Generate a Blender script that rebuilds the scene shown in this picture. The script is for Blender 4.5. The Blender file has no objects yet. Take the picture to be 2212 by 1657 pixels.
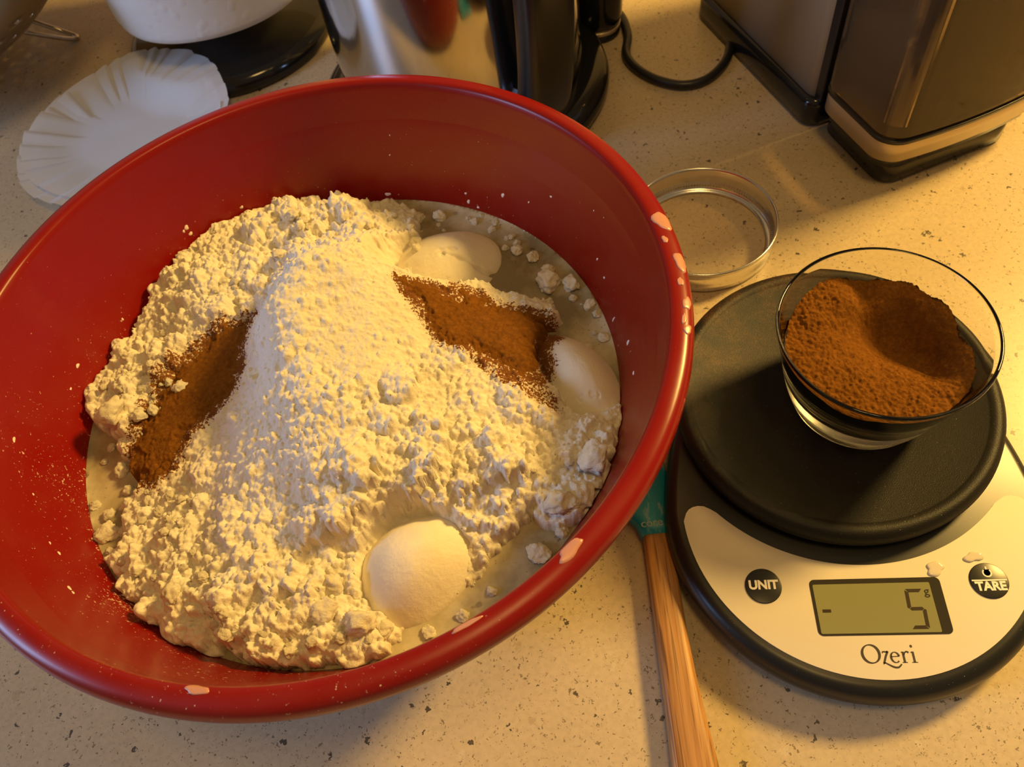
import bpy, bmesh, math, random
import numpy as np
from mathutils import Matrix, Vector

random.seed(7)
rng = np.random.default_rng(11)
PI = math.pi
S = bpy.context.scene
C = S.collection

# ------------------------------------------------------------------ camera
FPX, PITCH, ROLL, CAM_H = 1740.0, math.radians(56.5), math.radians(-12.5), 0.373
sp, cp = math.sin(PITCH), math.cos(PITCH)
_r = Vector((1, 0, 0)); _u = Vector((0, sp, cp)); _f = Vector((0, cp, -sp))
_c, _s = math.cos(ROLL), math.sin(ROLL)
cam_x = _r*_c + _u*_s
cam_y = -_r*_s + _u*_c
cam_z = -_f
cam = bpy.data.cameras.new('camera'); camo = bpy.data.objects.new('camera', cam); C.objects.link(camo)
cam.sensor_width = 36.0
cam.lens = 36.0*FPX/2212.0
cam.clip_start = 0.01
M = Matrix((cam_x, cam_y, cam_z)).transposed().to_4x4()
M.translation = (0, 0, CAM_H)
camo.matrix_world = M
cam.dof.use_dof = True
cam.dof.focus_distance = 0.33
cam.dof.aperture_fstop = 22
S.camera = camo

# ------------------------------------------------------------------ world, lights, exposure
w = bpy.data.worlds.new('world'); S.world = w; w.use_nodes = True
bg = w.node_tree.nodes['Background']
bg.inputs[0].default_value = (0.62, 0.44, 0.24, 1); bg.inputs[1].default_value = 0.30

def area(name, loc, target, size, energy, color, size_y=None, shape='DISK'):
    l = bpy.data.lights.new(name, 'AREA'); l.energy = energy; l.color = color; l.size = size
    l.shape = shape
    if size_y: l.size_y = size_y
    o = bpy.data.objects.new(name, l); C.objects.link(o); o.location = loc
    d = Vector(target) - Vector(loc); o.rotation_euler = d.to_track_quat('-Z', 'Y').to_euler()
    return o
area('warm_lamp', (1.02, 0.53, 0.90), (0.0, 0.25, 0), 0.24, 26.5, (1.0, 0.615, 0.155))
area('ceiling_lamp', (0.15, -0.1, 1.75), (0.0, 0.3, 0), 0.35, 5.2, (1.0, 0.61, 0.19))
area('window_daylight', (-1.55, 0.05, 0.72), (0, 0.3, 0.05), 0.38, 13.0, (0.37, 0.57, 1.0), 0.62, 'RECTANGLE')

S.view_settings.view_transform = 'Standard'
S.view_settings.look = 'None'
S.view_settings.gamma = 1.0
S.view_settings.use_curve_mapping = False
S.view_settings.exposure = 0.0

# ------------------------------------------------------------------ helpers
def at(px, py, z=0.0):
    """photo pixel -> point on the horizontal plane at height z (metres)"""
    x = (px-1106.0)/FPX; y = -(py-828.5)/FPX
    x, y = _c*x - _s*y, _s*x + _c*y
    d = (x, cp + y*sp, -sp + y*cp)
    t = -(CAM_H-z)/d[2]
    return (d[0]*t, d[1]*t, z)

def tag(o, label=None, cat=None, group=None, kind=None):
    if label: o['label'] = label
    if cat: o['category'] = cat
    if group: o['group'] = group
    if kind: o['kind'] = kind
    return o

def empty(name, loc=(0, 0, 0), rz=0.0, **k):
    o = bpy.data.objects.new(name, None); C.objects.link(o)
    o.location = loc; o.rotation_euler = (0, 0, rz); o.empty_display_size = 0.02
    return tag(o, **k)

def link(name, me, mat=None, parent=None, smooth=True, loc=None, rz=None, **k):
    if mat is not None and len(me.materials) == 0:
        me.materials.append(mat)
    if smooth:
        me.shade_smooth()
    o = bpy.data.objects.new(name, me); C.objects.link(o)
    if parent: o.parent = parent
    if loc: o.location = loc
    if rz is not None: o.rotation_euler = (0, 0, rz)
    return tag(o, **k)

def mesh(name, V, F):
    me = bpy.data.meshes.new(name); me.from_pydata([tuple(v) for v in V], [], [tuple(f) for f in F]); me.update()
    return me

def recalc(me):
    bm = bmesh.new(); bm.from_mesh(me); bmesh.ops.recalc_face_normals(bm, faces=bm.faces[:]); bm.to_mesh(me); bm.free(); return me

def lathe(name, prof, n=96, center=(0, 0), closed=False):
    """prof: list of (r,z); r==0 makes a pole"""
    V, F, rings = [], [], []
    for r, z in prof:
        if r <= 1e-9:
            rings.append([len(V)]); V.append((center[0], center[1], z))
        else:
            rings.append(list(range(len(V), len(V)+n)))
            for i in range(n):
                a = 2*PI*i/n; V.append((center[0]+r*math.cos(a), center[1]+r*math.sin(a), z))
    seq = list(zip(rings, rings[1:]+rings[:1])) if closed else list(zip(rings, rings[1:]))
    for A, B in seq:
        for i in range(n):
            j = (i+1) % n
            if len(A) == 1 and len(B) == 1: continue
            if len(A) == 1: F.append((A[0], B[j], B[i]))
            elif len(B) == 1: F.append((A[i], A[j], B[0]))
            else: F.append((A[i], A[j], B[j], B[i]))
    return recalc(mesh(name, V, F))

def loft(name, loops, cap0=True, cap1=True):
    """loops: list of equal-length vertex loops"""
    V, F = [], []; n = len(loops[0])
    for L in loops: V += [tuple(p) for p in L]
    for k in range(len(loops)-1):
        a, b = k*n, (k+1)*n
        for i in range(n):
            j = (i+1) % n; F.append((a+i, a+j, b+j, b+i))
    if cap0: F.append(tuple(range(n-1, -1, -1)))
    if cap1: F.append(tuple(range((len(loops)-1)*n, len(loops)*n)))
    return recalc(mesh(name, V, F))

def tube(name, pts, r, n=10, closed=False, cap=True):
    P = [Vector(p) for p in pts]; loops = []
    m = len(P)
    up = Vector((0, 0, 1)); prev = None
    for i in range(m):
        if closed: t = (P[(i+1) % m]-P[i-1]).normalized()
        else: t = (P[min(i+1, m-1)]-P[max(i-1, 0)]).normalized()
        if prev is None:
            s = t.cross(up)
            if s.length < 1e-3: s = t.cross(Vector((1, 0, 0)))
            s.normalize()
        else:
            s = (prev - t*prev.dot(t)).normalized()
        prev = s; b = t.cross(s)
        rr = r[i] if isinstance(r, (list, tuple)) else r
        loops.append([P[i]+s*(rr*math.cos(2*PI*k/n))+b*(rr*math.sin(2*PI*k/n)) for k in range(n)])
    if closed:
        loops.append(loops[0]); return loft(name, loops, False, False)
    return loft(name, loops, cap, cap)

def spline(pts, n=12, closed=False):
    """Catmull-Rom"""
    P = [Vector(p) for p in pts]; out = []; m = len(P)
    rngk = range(m) if closed else range(m-1)
    for i in rngk:
        g = (lambda k: P[k % m]) if closed else (lambda k: P[min(max(k, 0), m-1)])
        p0, p1, p2, p3 = g(i-1), g(i), g(i+1), g(i+2)
        for k in range(n):
            t = k/n
            out.append(0.5*((2*p1)+(p2-p0)*t+(2*p0-5*p1+4*p2-p3)*t*t+(3*p1-p0-3*p2+p3)*t**3))
    if not closed: out.append(P[-1])
    return out

def rrect(x0, x1, y0, y1, r, n=6):
    out = []
    for cx, cy, a0 in ((x1-r, y0+r, -PI/2), (x1-r, y1-r, 0), (x0+r, y1-r, PI/2), (x0+r, y0+r, PI)):
        for k in range(n+1):
            a = a0 + PI/2*k/n; out.append((cx+r*math.cos(a), cy+r*math.sin(a)))
    return out

def inset(loop, d, c=None):
    """approximate inset of a convex-ish 2D loop by d along vertex normals"""
    n = len(loop); out = []
    for i in range(n):
        a = Vector(loop[i-1]); b = Vector(loop[(i+1) % n]); t = b-a
        nn = Vector((-t.y, t.x))
        if nn.length < 1e-12: nn = Vector((0, 0))
        else: nn.normalize()
        out.append((loop[i][0]+nn.x*d, loop[i][1]+nn.y*d))
    return out

def slab(name, loop, z0, z1, bev=0.0, bn=3, botbev=0.0):
    L = []
    if botbev: L.append([(x, y, z0) for x, y in inset(loop, botbev)])
    L.append([(x, y, z0+botbev) for x, y in loop])
    if bev:
        for k in range(bn+1):
            a = PI/2*k/bn
            L.append([(x, y, z1-bev+bev*math.sin(a)) for x, y in inset(loop, bev*(1-math.cos(a)))])
    else: L.append([(x, y, z1) for x, y in loop])
    return loft(name, L)

# ------------------------------------------------------------------ numpy noise
def _hash(ix, iy, seed):
    h = (ix.astype(np.int64)*374761393 + iy.astype(np.int64)*668265263 + seed*2147483647) & 0xffffffff
    h = ((h ^ (h >> 13))*1274126177) & 0xffffffff
    return ((h ^ (h >> 16)) & 0xffff)/65535.0

def vnoise(X, Y, seed=0):
    ix, iy = np.floor(X), np.floor(Y); fx, fy = X-ix, Y-iy
    u, v = fx*fx*fx*(fx*(fx*6-15)+10), fy*fy*fy*(fy*(fy*6-15)+10)
    a = _hash(ix, iy, seed); b = _hash(ix+1, iy, seed); c = _hash(ix, iy+1, seed); d = _hash(ix+1, iy+1, seed)
    return (a*(1-u)+b*u)*(1-v)+(c*(1-u)+d*u)*v

def fbm(X, Y, seed=0, o=4, gain=0.5):
    s = 0; a = 1; t = 0
    for k in range(o):
        s = s + a*vnoise(X*2**k+17.3*k, Y*2**k-9.1*k, seed+k); t += a; a *= gain
    return s/t

def worley(X, Y, seed=0):
    ix, iy = np.floor(X), np.floor(Y)
    f1 = np.full(X.shape, 9.0); f2 = np.full(X.shape, 9.0)
    for dx in (-1, 0, 1):
        for dy in (-1, 0, 1):
            jx, jy = ix+dx, iy+dy
            px = jx+_hash(jx, jy, seed); py = jy+_hash(jx, jy, seed+51)
            d = np.hypot(X-px, Y-py)
            f2 = np.minimum(f2, np.maximum(f1, d)); f1 = np.minimum(f1, d)
    return f1, f2

def tps(ctrl, X, Y, lam=1e-4, sc=0.1):
    """thin plate spline through (x,y,z) control points"""
    P = np.array(ctrl)[:, :2]/sc; Z = np.array(ctrl)[:, 2]
    def U(r2): return np.where(r2 > 1e-12, 0.5*r2*np.log(np.maximum(r2, 1e-12)), 0)
    n = len(P); D = ((P[:, None]-P[None])**2).sum(2)
    K = U(D)+lam*np.eye(n); Q = np.c_[np.ones(n), P]
    A = np.zeros((n+3, n+3)); A[:n, :n] = K; A[:n, n:] = Q; A[n:, :n] = Q.T
    s = np.linalg.solve(A, np.r_[Z, 0, 0, 0])
    xs, ys = X/sc, Y/sc
    out = s[n]+s[n+1]*xs+s[n+2]*ys
    for i in range(n):
        out = out + s[i]*U((xs-P[i, 0])**2+(ys-P[i, 1])**2)
    return out

def sdf(poly, X, Y):
    """signed distance, positive inside"""
    P = np.array(poly); d = np.full(X.shape, 1e9); ins = np.zeros(X.shape, bool)
    n = len(P)
    for i in range(n):
        a, b = P[i], P[(i+1) % n]; e = b-a
        t = np.clip(((X-a[0])*e[0]+(Y-a[1])*e[1])/max(e@e, 1e-12), 0, 1)
        d = np.minimum(d, np.hypot(X-a[0]-t*e[0], Y-a[1]-t*e[1]))
        cond = ((a[1] > Y) != (b[1] > Y)) & (X < (b[0]-a[0])*(Y-a[1])/((b[1]-a[1]) if b[1] != a[1] else 1e-12)+a[0])
        ins ^= cond
    return np.where(ins, d, -d)

def smooth01(t): t = np.clip(t, 0, 1); return t*t*(3-2*t)

def gridmesh(name, X, Y, Z, keep, attrs=None):
    """height field mesh of the kept cells"""
    ny, nx = X.shape
    idx = np.arange(nx*ny).reshape(ny, nx)
    q = keep[:-1, :-1] | keep[1:, :-1] | keep[:-1, 1:] | keep[1:, 1:]
    a = idx[:-1, :-1][q]; b = idx[:-1, 1:][q]; c = idx[1:, 1:][q]; d = idx[1:, :-1][q]
    F = np.stack([a, b, c, d], 1)
    used = np.unique(F); re = np.full(nx*ny, -1); re[used] = np.arange(len(used)); F = re[F]
    V = np.stack([X.ravel()[used], Y.ravel()[used], Z.ravel()[used]], 1)
    me = bpy.data.meshes.new(name)
    me.vertices.add(len(V)); me.vertices.foreach_set('co', V.ravel().astype(np.float32))
    me.loops.add(F.size); me.loops.foreach_set('vertex_index', F.ravel().astype(np.int32))
    me.polygons.add(len(F)); me.polygons.foreach_set('loop_start', (np.arange(len(F))*4).astype(np.int32))
    me.polygons.foreach_set('loop_total', np.full(len(F), 4, np.int32))
    me.update(calc_edges=True)
    for k, A in (attrs or {}).items():
        at_ = me.attributes.new(k, 'FLOAT', 'POINT'); at_.data.foreach_set('value', A.ravel()[used].astype(np.float32))
    return me

# ------------------------------------------------------------------ materials
class NT:
    def __init__(s, name):
        s.m = bpy.data.materials.new(name); s.m.use_nodes = True; s.t = s.m.node_tree
        s.b = s.t.nodes['Principled BSDF']; s.out = s.t.nodes['Material Output']
    def n(s, typ, **k):
        x = s.t.nodes.new(typ)
        for a, v in k.items(): setattr(x, a, v)
        return x
    def l(s, a, b): s.t.links.new(a, b)
    def coord(s, scale=1.0, src='Object', stretch=None):
        tc = s.n('ShaderNodeTexCoord'); mp = s.n('ShaderNodeMapping')
        s.l(tc.outputs[src], mp.inputs[0])
        mp.inputs['Scale'].default_value = stretch if stretch else (scale,)*3
        return mp.outputs[0]
    def noise(s, scale, vec=None, detail=4, rough=0.5):
        x = s.n('ShaderNodeTexNoise'); x.inputs['Scale'].default_value = scale
        x.inputs['Detail'].default_value = detail; x.inputs['Roughness'].default_value = rough
        if vec is None: vec = s.coord()
        s.l(vec, x.inputs['Vector']); return x.outputs[0]
    def vor(s, scale, vec=None, feature='F1', out=0):
        x = s.n('ShaderNodeTexVoronoi', feature=feature); x.inputs['Scale'].default_value = scale
        if vec is None: vec = s.coord()
        s.l(vec, x.inputs['Vector']); return x.outputs[out]
    def ramp(s, fac, stops, interp='LINEAR'):
        r = s.n('ShaderNodeValToRGB'); r.color_ramp.interpolation = interp
        e = r.color_ramp.elements
        while len(e) < len(stops): e.new(0.5)
        for k, (p, c) in enumerate(stops):
            e[k].position = p; e[k].color = (c, c, c, 1) if isinstance(c, (int, float)) else (*c, 1)
        s.l(fac, r.inputs[0]); return r.outputs[0]
    def mix(s, fac, a, b, blend='MIX'):
        x = s.n('ShaderNodeMix', data_type='RGBA', blend_type=blend)
        for sock, v in ((x.inputs[0], fac), (x.inputs[6], a), (x.inputs[7], b)):
            if hasattr(v, 'links'): s.l(v, sock)
            elif isinstance(v, (int, float)): sock.default_value = v
            else: sock.default_value = (*v, 1)
        return x.outputs[2]
    def math(s, op, a, b=0.0, clamp=False):
        x = s.n('ShaderNodeMath', operation=op, use_clamp=clamp)
        for sock, v in ((x.inputs[0], a), (x.inputs[1], b)):
            if hasattr(v, 'links'): s.l(v, sock)
            else: sock.default_value = v
        return x.outputs[0]
    def attr(s, name):
        x = s.n('ShaderNodeAttribute', attribute_name=name); return x.outputs['Fac']
    def bump(s, h, dist, strength=1.0, prev=None):
        x = s.n('ShaderNodeBump'); x.inputs['Distance'].default_value = dist; x.inputs['Strength'].default_value = strength
        s.l(h, x.inputs['Height'])
        if prev is not None: s.l(prev, x.inputs['Normal'])
        s.l(x.outputs[0], s.b.inputs['Normal']); return x.outputs[0]
    def set(s, **k):
        for a, v in k.items():
            a = {'color': 'Base Color', 'rough': 'Roughness', 'metal': 'Metallic', 'coat': 'Coat Weight', 'coatr': 'Coat Roughness',
                 'trans': 'Transmission Weight', 'ior': 'IOR', 'sss': 'Subsurface Weight', 'spec': 'Specular IOR Level',
                 'aniso': 'Anisotropic', 'alpha': 'Alpha', 'sssr': 'Subsurface Radius', 'ssss': 'Subsurface Scale'}.get(a, a)
            i = s.b.inputs[a]
            if hasattr(v, 'links'): s.l(v, i)
            elif isinstance(v, tuple) and a == 'Base Color': i.default_value = (*v, 1)
            else: i.default_value = v
        return s

def plain(name, col, rough=0.5, **k):
    return NT(name).set(color=col, rough=rough, **k).m

def mat_counter():
    s = NT('quartz_counter'); v = s.coord()
    base = s.ramp(s.noise(9, v, 3), [(0.3, (0.54, 0.425, 0.265)), (0.7, (0.61, 0.49, 0.32))])
    grain = s.ramp(s.noise(380, v, 3), [(0.35, (0.80, 0.80, 0.80)), (0.6, (1, 1, 1))])
    c = s.mix(0.5, base, grain, 'MULTIPLY')
    warp = s.n('ShaderNodeVectorMath', operation='ADD')
    nz = s.n('ShaderNodeTexNoise'); nz.inputs['Scale'].default_value = 560; nz.inputs['Detail'].default_value = 2
    s.l(v, nz.inputs['Vector'])
    sc = s.n('ShaderNodeVectorMath', operation='SCALE'); sc.inputs['Scale'].default_value = 0.0052
    s.l(nz.outputs[1], sc.inputs[0]); s.l(v, warp.inputs[0]); s.l(sc.outputs[0], warp.inputs[1])
    wv = warp.outputs[0]
    def specks(scale, dens, rad, seedoff):
        mp = s.n('ShaderNodeMapping'); mp.inputs['Location'].default_value = (seedoff, seedoff*1.7, 0.37*seedoff); s.l(wv, mp.inputs[0])
        vo = s.n('ShaderNodeTexVoronoi', feature='F1'); vo.inputs['Scale'].default_value = scale; s.l(mp.outputs[0], vo.inputs['Vector'])
        sep = s.n('ShaderNodeSeparateColor'); s.l(vo.outputs['Color'], sep.inputs[0])
        pick = s.math('GREATER_THAN', sep.outputs[0], 1-dens)
        size = s.math('MULTIPLY', sep.outputs[1], rad)
        inside = s.math('LESS_THAN', vo.outputs['Distance'], size)
        return s.math('MULTIPLY', pick, inside), sep.outputs[2]
    m3, _ = specks(150, 0.16, 0.34, 5.1);  c = s.mix(s.math('MULTIPLY', m3, 0.35), c, (0.34, 0.24, 0.12))
    m4, _ = specks(150, 0.12, 0.30, 2.3); c = s.mix(s.math('MULTIPLY', m4, 0.3), c, (0.70, 0.60, 0.42))
    m1, k1 = specks(560, 0.32, 0.42, 1.3); c = s.mix(s.math('MULTIPLY', m1, 0.75), c, (0.13, 0.095, 0.05))
    m2, _ = specks(290, 0.085, 0.42, 3.7);  c = s.mix(s.math('MULTIPLY', m2, 0.92), c, (0.06, 0.05, 0.035))
    m5, _ = specks(800, 0.34, 0.42, 7.7);  c = s.mix(s.math('MULTIPLY', m5, 0.45), c, (0.18, 0.13, 0.07))
    s.set(color=c, rough=0.33, spec=0.42); return s.m

def mat_flour(name='flour', dust=True, bumpd=0.0006):
    s = NT(name); v = s.coord()
    c = s.ramp(s.noise(60, v, 4), [(0.3, (0.80, 0.73, 0.57)), (0.7, (0.87, 0.81, 0.66))])
    if dust:
        d = s.attr('dust')
        n1 = s.noise(900, v, 2, 0.6)
        n2 = s.noise(140, v, 3, 0.7)
        k = s.math('ADD', s.math('MULTIPLY', n1, 0.6), s.math('MULTIPLY', n2, 0.4))
        th = s.math('SUBTRACT', 0.80, s.math('MULTIPLY', d, 0.40))
        f = s.math('MULTIPLY', s.math('SUBTRACT', k, th), 22.0, True)
        wet = s.math('MULTIPLY', s.attr('wet'), 0.75, True)
        c = s.mix(wet, c, (0.62, 0.54, 0.38))
        c = s.mix(s.math('MULTIPLY', s.math('POWER', d, 2.0), 0.30, True), c, (0.45, 0.22, 0.07))
        c = s.mix(f, c, (0.20, 0.075, 0.018))
    nb = s.bump(s.noise(700, v, 6, 0.7), bumpd, 1.0)
    s.set(color=c, rough=0.95, spec=0.15, sss=0.12, ssss=0.002, sssr=(1.0, 0.7, 0.4)); return s.m

def mat_clump():
    s = NT('flour_lump'); v = s.coord()
    c = s.ramp(s.noise(1.2, v, 3), [(0.3, (0.74, 0.66, 0.49)), (0.7, (0.85, 0.79, 0.62))])
    s.bump(s.noise(7, v, 5, 0.7), 0.0005, 1.0)
    s.set(color=c, rough=0.95, spec=0.12); return s.m

def mat_cinnamon(name='cinnamon', dark=False):
    s = NT(name); v = s.coord()
    c = s.ramp(s.noise(500, v, 5, 0.7), [(0.3, (0.165, 0.060, 0.008)), (0.55, (0.235, 0.092, 0.012)), (0.75, (0.33, 0.135, 0.020))])
    s.bump(s.noise(1100, v, 5, 0.75), 0.0007, 1.0)
    s.set(color=c, rough=0.95, spec=0.1); return s.m

def mat_bowl():
    s = NT('red_plastic'); v = s.coord()
    # dried flour dust and specks, denser low on the wall and on the front-left side
    sep = s.n('ShaderNodeSeparateXYZ'); s.l(v, sep.inputs[0])
    low = s.math('MULTIPLY', s.math('SUBTRACT', 0.112, sep.outputs[2]), 22.0, True)
    left = s.math('MULTIPLY', s.math('SUBTRACT', -0.02, s.math('ADD', sep.outputs[0], s.math('MULTIPLY', sep.outputs[1], 0.9))), 9.0, True)
    area_ = s.math('ADD', s.math('MULTIPLY', low, 0.55), s.math('MULTIPLY', left, 0.45))
    patch = s.ramp(s.noise(22, v, 4, 0.6), [(0.35, 0.0), (0.65, 1.0)])
    area_ = s.math('MULTIPLY', area_, s.math('ADD', 0.35, patch))
    n1 = s.noise(760, v, 3, 0.65)
    th = s.math('SUBTRACT', 0.735, s.math('MULTIPLY', area_, 0.150))
    f = s.math('MULTIPLY', s.math('SUBTRACT', n1, th), 18.0, True)
    n3 = s.noise(330, v, 3, 0.6)
    f3 = s.math('MULTIPLY', s.math('SUBTRACT', n3, s.math('SUBTRACT', 0.84, s.math('MULTIPLY', s.math('MULTIPLY', left, low), 0.24))), 14.0, True)
    f = s.math('MAXIMUM', f, f3)
    film = s.math('MULTIPLY', s.ramp(s.noise(45, v, 5, 0.6), [(0.46, 0.0), (0.72, 1.0)]), s.math('MULTIPLY', area_, 0.06))
    c = s.mix(film, (0.225, 0.0045, 0.002), (0.50, 0.27, 0.15))
    c = s.mix(s.math('MULTIPLY', f, 0.7), c, (0.80, 0.66, 0.50))
    r = s.ramp(s.noise(30, v, 3), [(0.3, 0.22), (0.7, 0.36)])
    r = s.math('MAXIMUM', r, s.math('MULTIPLY', f, 0.9))
    s.set(color=c, rough=r, spec=0.40); return s.m

def mat_bamboo():
    s = NT('bamboo'); 
    v = s.coord(stretch=(420, 12, 420)); v2 = s.coord(stretch=(1100, 26, 1100))
    a = s.noise(1.0, v, 4, 0.6)
    c = s.ramp(a, [(0.3, (0.30, 0.13, 0.035)), (0.5, (0.47, 0.23, 0.07)), (0.72, (0.60, 0.33, 0.12))])
    d = s.ramp(s.noise(1.0, v2, 2), [(0.34, 0.35), (0.44, 1.0)])
    c = s.mix(0.8, c, d, 'MULTIPLY')
    s.bump(a, 0.0003, 0.5)
    s.set(color=c, rough=0.42); return s.m

def mat_steel(name, rough=0.28, col=(0.62, 0.61, 0.60), aniso=0.0, brush=None):
    s = NT(name)
    if brush:
        v = s.coord(stretch=brush); n = s.noise(1.0, v, 3)
        s.bump(n, 0.0002, 0.35)
        s.set(rough=s.ramp(n, [(0.3, rough*0.8), (0.7, rough*1.25)]))
    else: s.set(rough=rough)
    s.set(color=col, metal=1.0); return s.m

def mat_paper(name, col, bscale=None, bdist=0.0006, transl=0.3):
    s = NT(name)
    if bscale:
        v = s.coord()
        s.bump(s.ramp(s.vor(bscale, v), [(0.0, 1.0), (0.45, 0.0)]), bdist, 1.0)
    s.set(color=col, rough=0.9, spec=0.1)
    if transl:
        tr = s.n('ShaderNodeBsdfTranslucent'); tr.inputs[0].default_value = (*col, 1)
        mx = s.n('ShaderNodeMixShader'); mx.inputs[0].default_value = transl
        s.l(s.b.outputs[0], mx.inputs[1]); s.l(tr.outputs[0], mx.inputs[2]); s.l(mx.outputs[0], s.out.inputs[0])
    return s.m

def mat_milk():
    s = NT('milky_liquid'); v = s.coord()
    n = s.noise(26, v, 5, 0.6)
    c = s.ramp(n, [(0.38, (0.22, 0.18, 0.10)), (0.50, (0.40, 0.34, 0.21)), (0.64, (0.58, 0.51, 0.36))])
    bub = s.ramp(s.vor(420, v), [(0.10, 0.45), (0.16, 1.0)])
    patch = s.ramp(s.noise(40, v, 3), [(0.52, 0.0), (0.6, 1.0)])
    c = s.mix(s.math('MULTIPLY', patch, 0.8), c, s.mix(1.0, c, bub, 'MULTIPLY'))
    s.bump(s.noise(90, v, 4), 0.0006, 0.6)
    s.set(color=c, rough=0.13, spec=0.5, sss=0.25, ssss=0.004, sssr=(1, 0.8, 0.5)); return s.m

def mat_smoke():
    s = NT('smoked_plastic'); v = s.coord()
    tr = s.n('ShaderNodeBsdfTransparent'); tr.inputs[0].default_value = (0.80, 0.70, 0.56, 1)
    n = s.noise(900, v, 3); sp_ = s.ramp(n, [(0.66, 0.0), (0.74, 1.0)])
    patch = s.ramp(s.noise(35, v, 4), [(0.4, 0.0), (0.7, 1.0)])
    haze = s.math('ADD', 0.14, s.math('MULTIPLY', s.math('MULTIPLY', sp_, patch), 0.5))
    s.set(color=(0.30, 0.22, 0.13), rough=0.14, spec=0.5)
    mx = s.n('ShaderNodeMixShader'); s.l(haze, mx.inputs[0])
    gl = s.n('ShaderNodeBsdfGlossy'); gl.inputs['Roughness'].default_value = 0.06
    fr = s.n('ShaderNodeFresnel'); fr.inputs[0].default_value = 1.45
    m2 = s.n('ShaderNodeMixShader'); s.l(fr.outputs[0], m2.inputs[0]); s.l(tr.outputs[0], m2.inputs[1]); s.l(gl.outputs[0], m2.inputs[2])
    s.l(m2.outputs[0], mx.inputs[1]); s.l(s.b.outputs[0], mx.inputs[2]); s.l(mx.outputs[0], s.out.inputs[0])
    return s.m

def mat_teal():
    s = NT('teal_silicone'); v = s.coord(stretch=(260, 60, 260))
    f = s.ramp(s.noise(1.0, v, 5, 0.7), [(0.52, 0.0), (0.66, 0.45)])
    s.set(color=s.mix(f, (0.0, 0.20, 0.29), (0.45, 0.50, 0.44)), rough=0.42); return s.m

def mat_black(name, col=(0.012, 0.012, 0.012), rough=0.35, dust=0.0, grain=None):
    s = NT(name); v = s.coord()
    if dust:
        n = s.noise(1300, v, 2); f = s.ramp(n, [(0.73, 0.0), (0.79, dust)])
        s.set(color=s.mix(f, col, (0.5, 0.45, 0.36)))
    else: s.set(color=col)
    if grain: s.bump(s.noise(2400, v, 2), grain, 1.0)
    s.set(rough=rough); return s.m

def mat_platform():
    s = NT('platform_plastic'); v = s.coord()
    n = s.noise(1300, v, 2); f = s.ramp(n, [(0.72, 0.0), (0.78, 0.5)])
    c = s.mix(f, (0.011, 0.010, 0.009), (0.5, 0.45, 0.36))
    # cinnamon dust spilled on the left of the plate
    sep = s.n('ShaderNodeSeparateXYZ'); s.l(v, sep.inputs[0])
    reg = s.math('MULTIPLY', s.math('SUBTRACT', s.math('SUBTRACT', sep.outputs[1], s.math('MULTIPLY', sep.outputs[0], 1.0)), 0.035), 22.0, True)
    pat = s.ramp(s.noise(40, v, 6, 0.75), [(0.42, 0.0), (0.72, 1.0)])
    fine = s.ramp(s.noise(1200, v, 2), [(0.4, 0.2), (0.65, 1.0)])
    dm = s.math('MULTIPLY', s.math('MULTIPLY', reg, pat), s.math('MULTIPLY', fine, 0.5))
    c = s.mix(dm, c, (0.28, 0.13, 0.03))
    s.bump(s.noise(2600, v, 2), 0.00012, 1.0)
    s.set(color=c, rough=0.46, spec=0.28); return s.m

def mat_glass():
    s = NT('clear_glass'); v = s.coord(); sep = s.n('ShaderNodeSeparateXYZ'); s.l(v, sep.inputs[0])
    low = s.math('MULTIPLY', s.math('SUBTRACT', 0.034, sep.outputs[2]), 60.0, True)
    s.set(color=(1.0, 1.0, 0.97), rough=s.math('MULTIPLY', low, 0.22), trans=1.0, ior=1.45); return s.m

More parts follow.
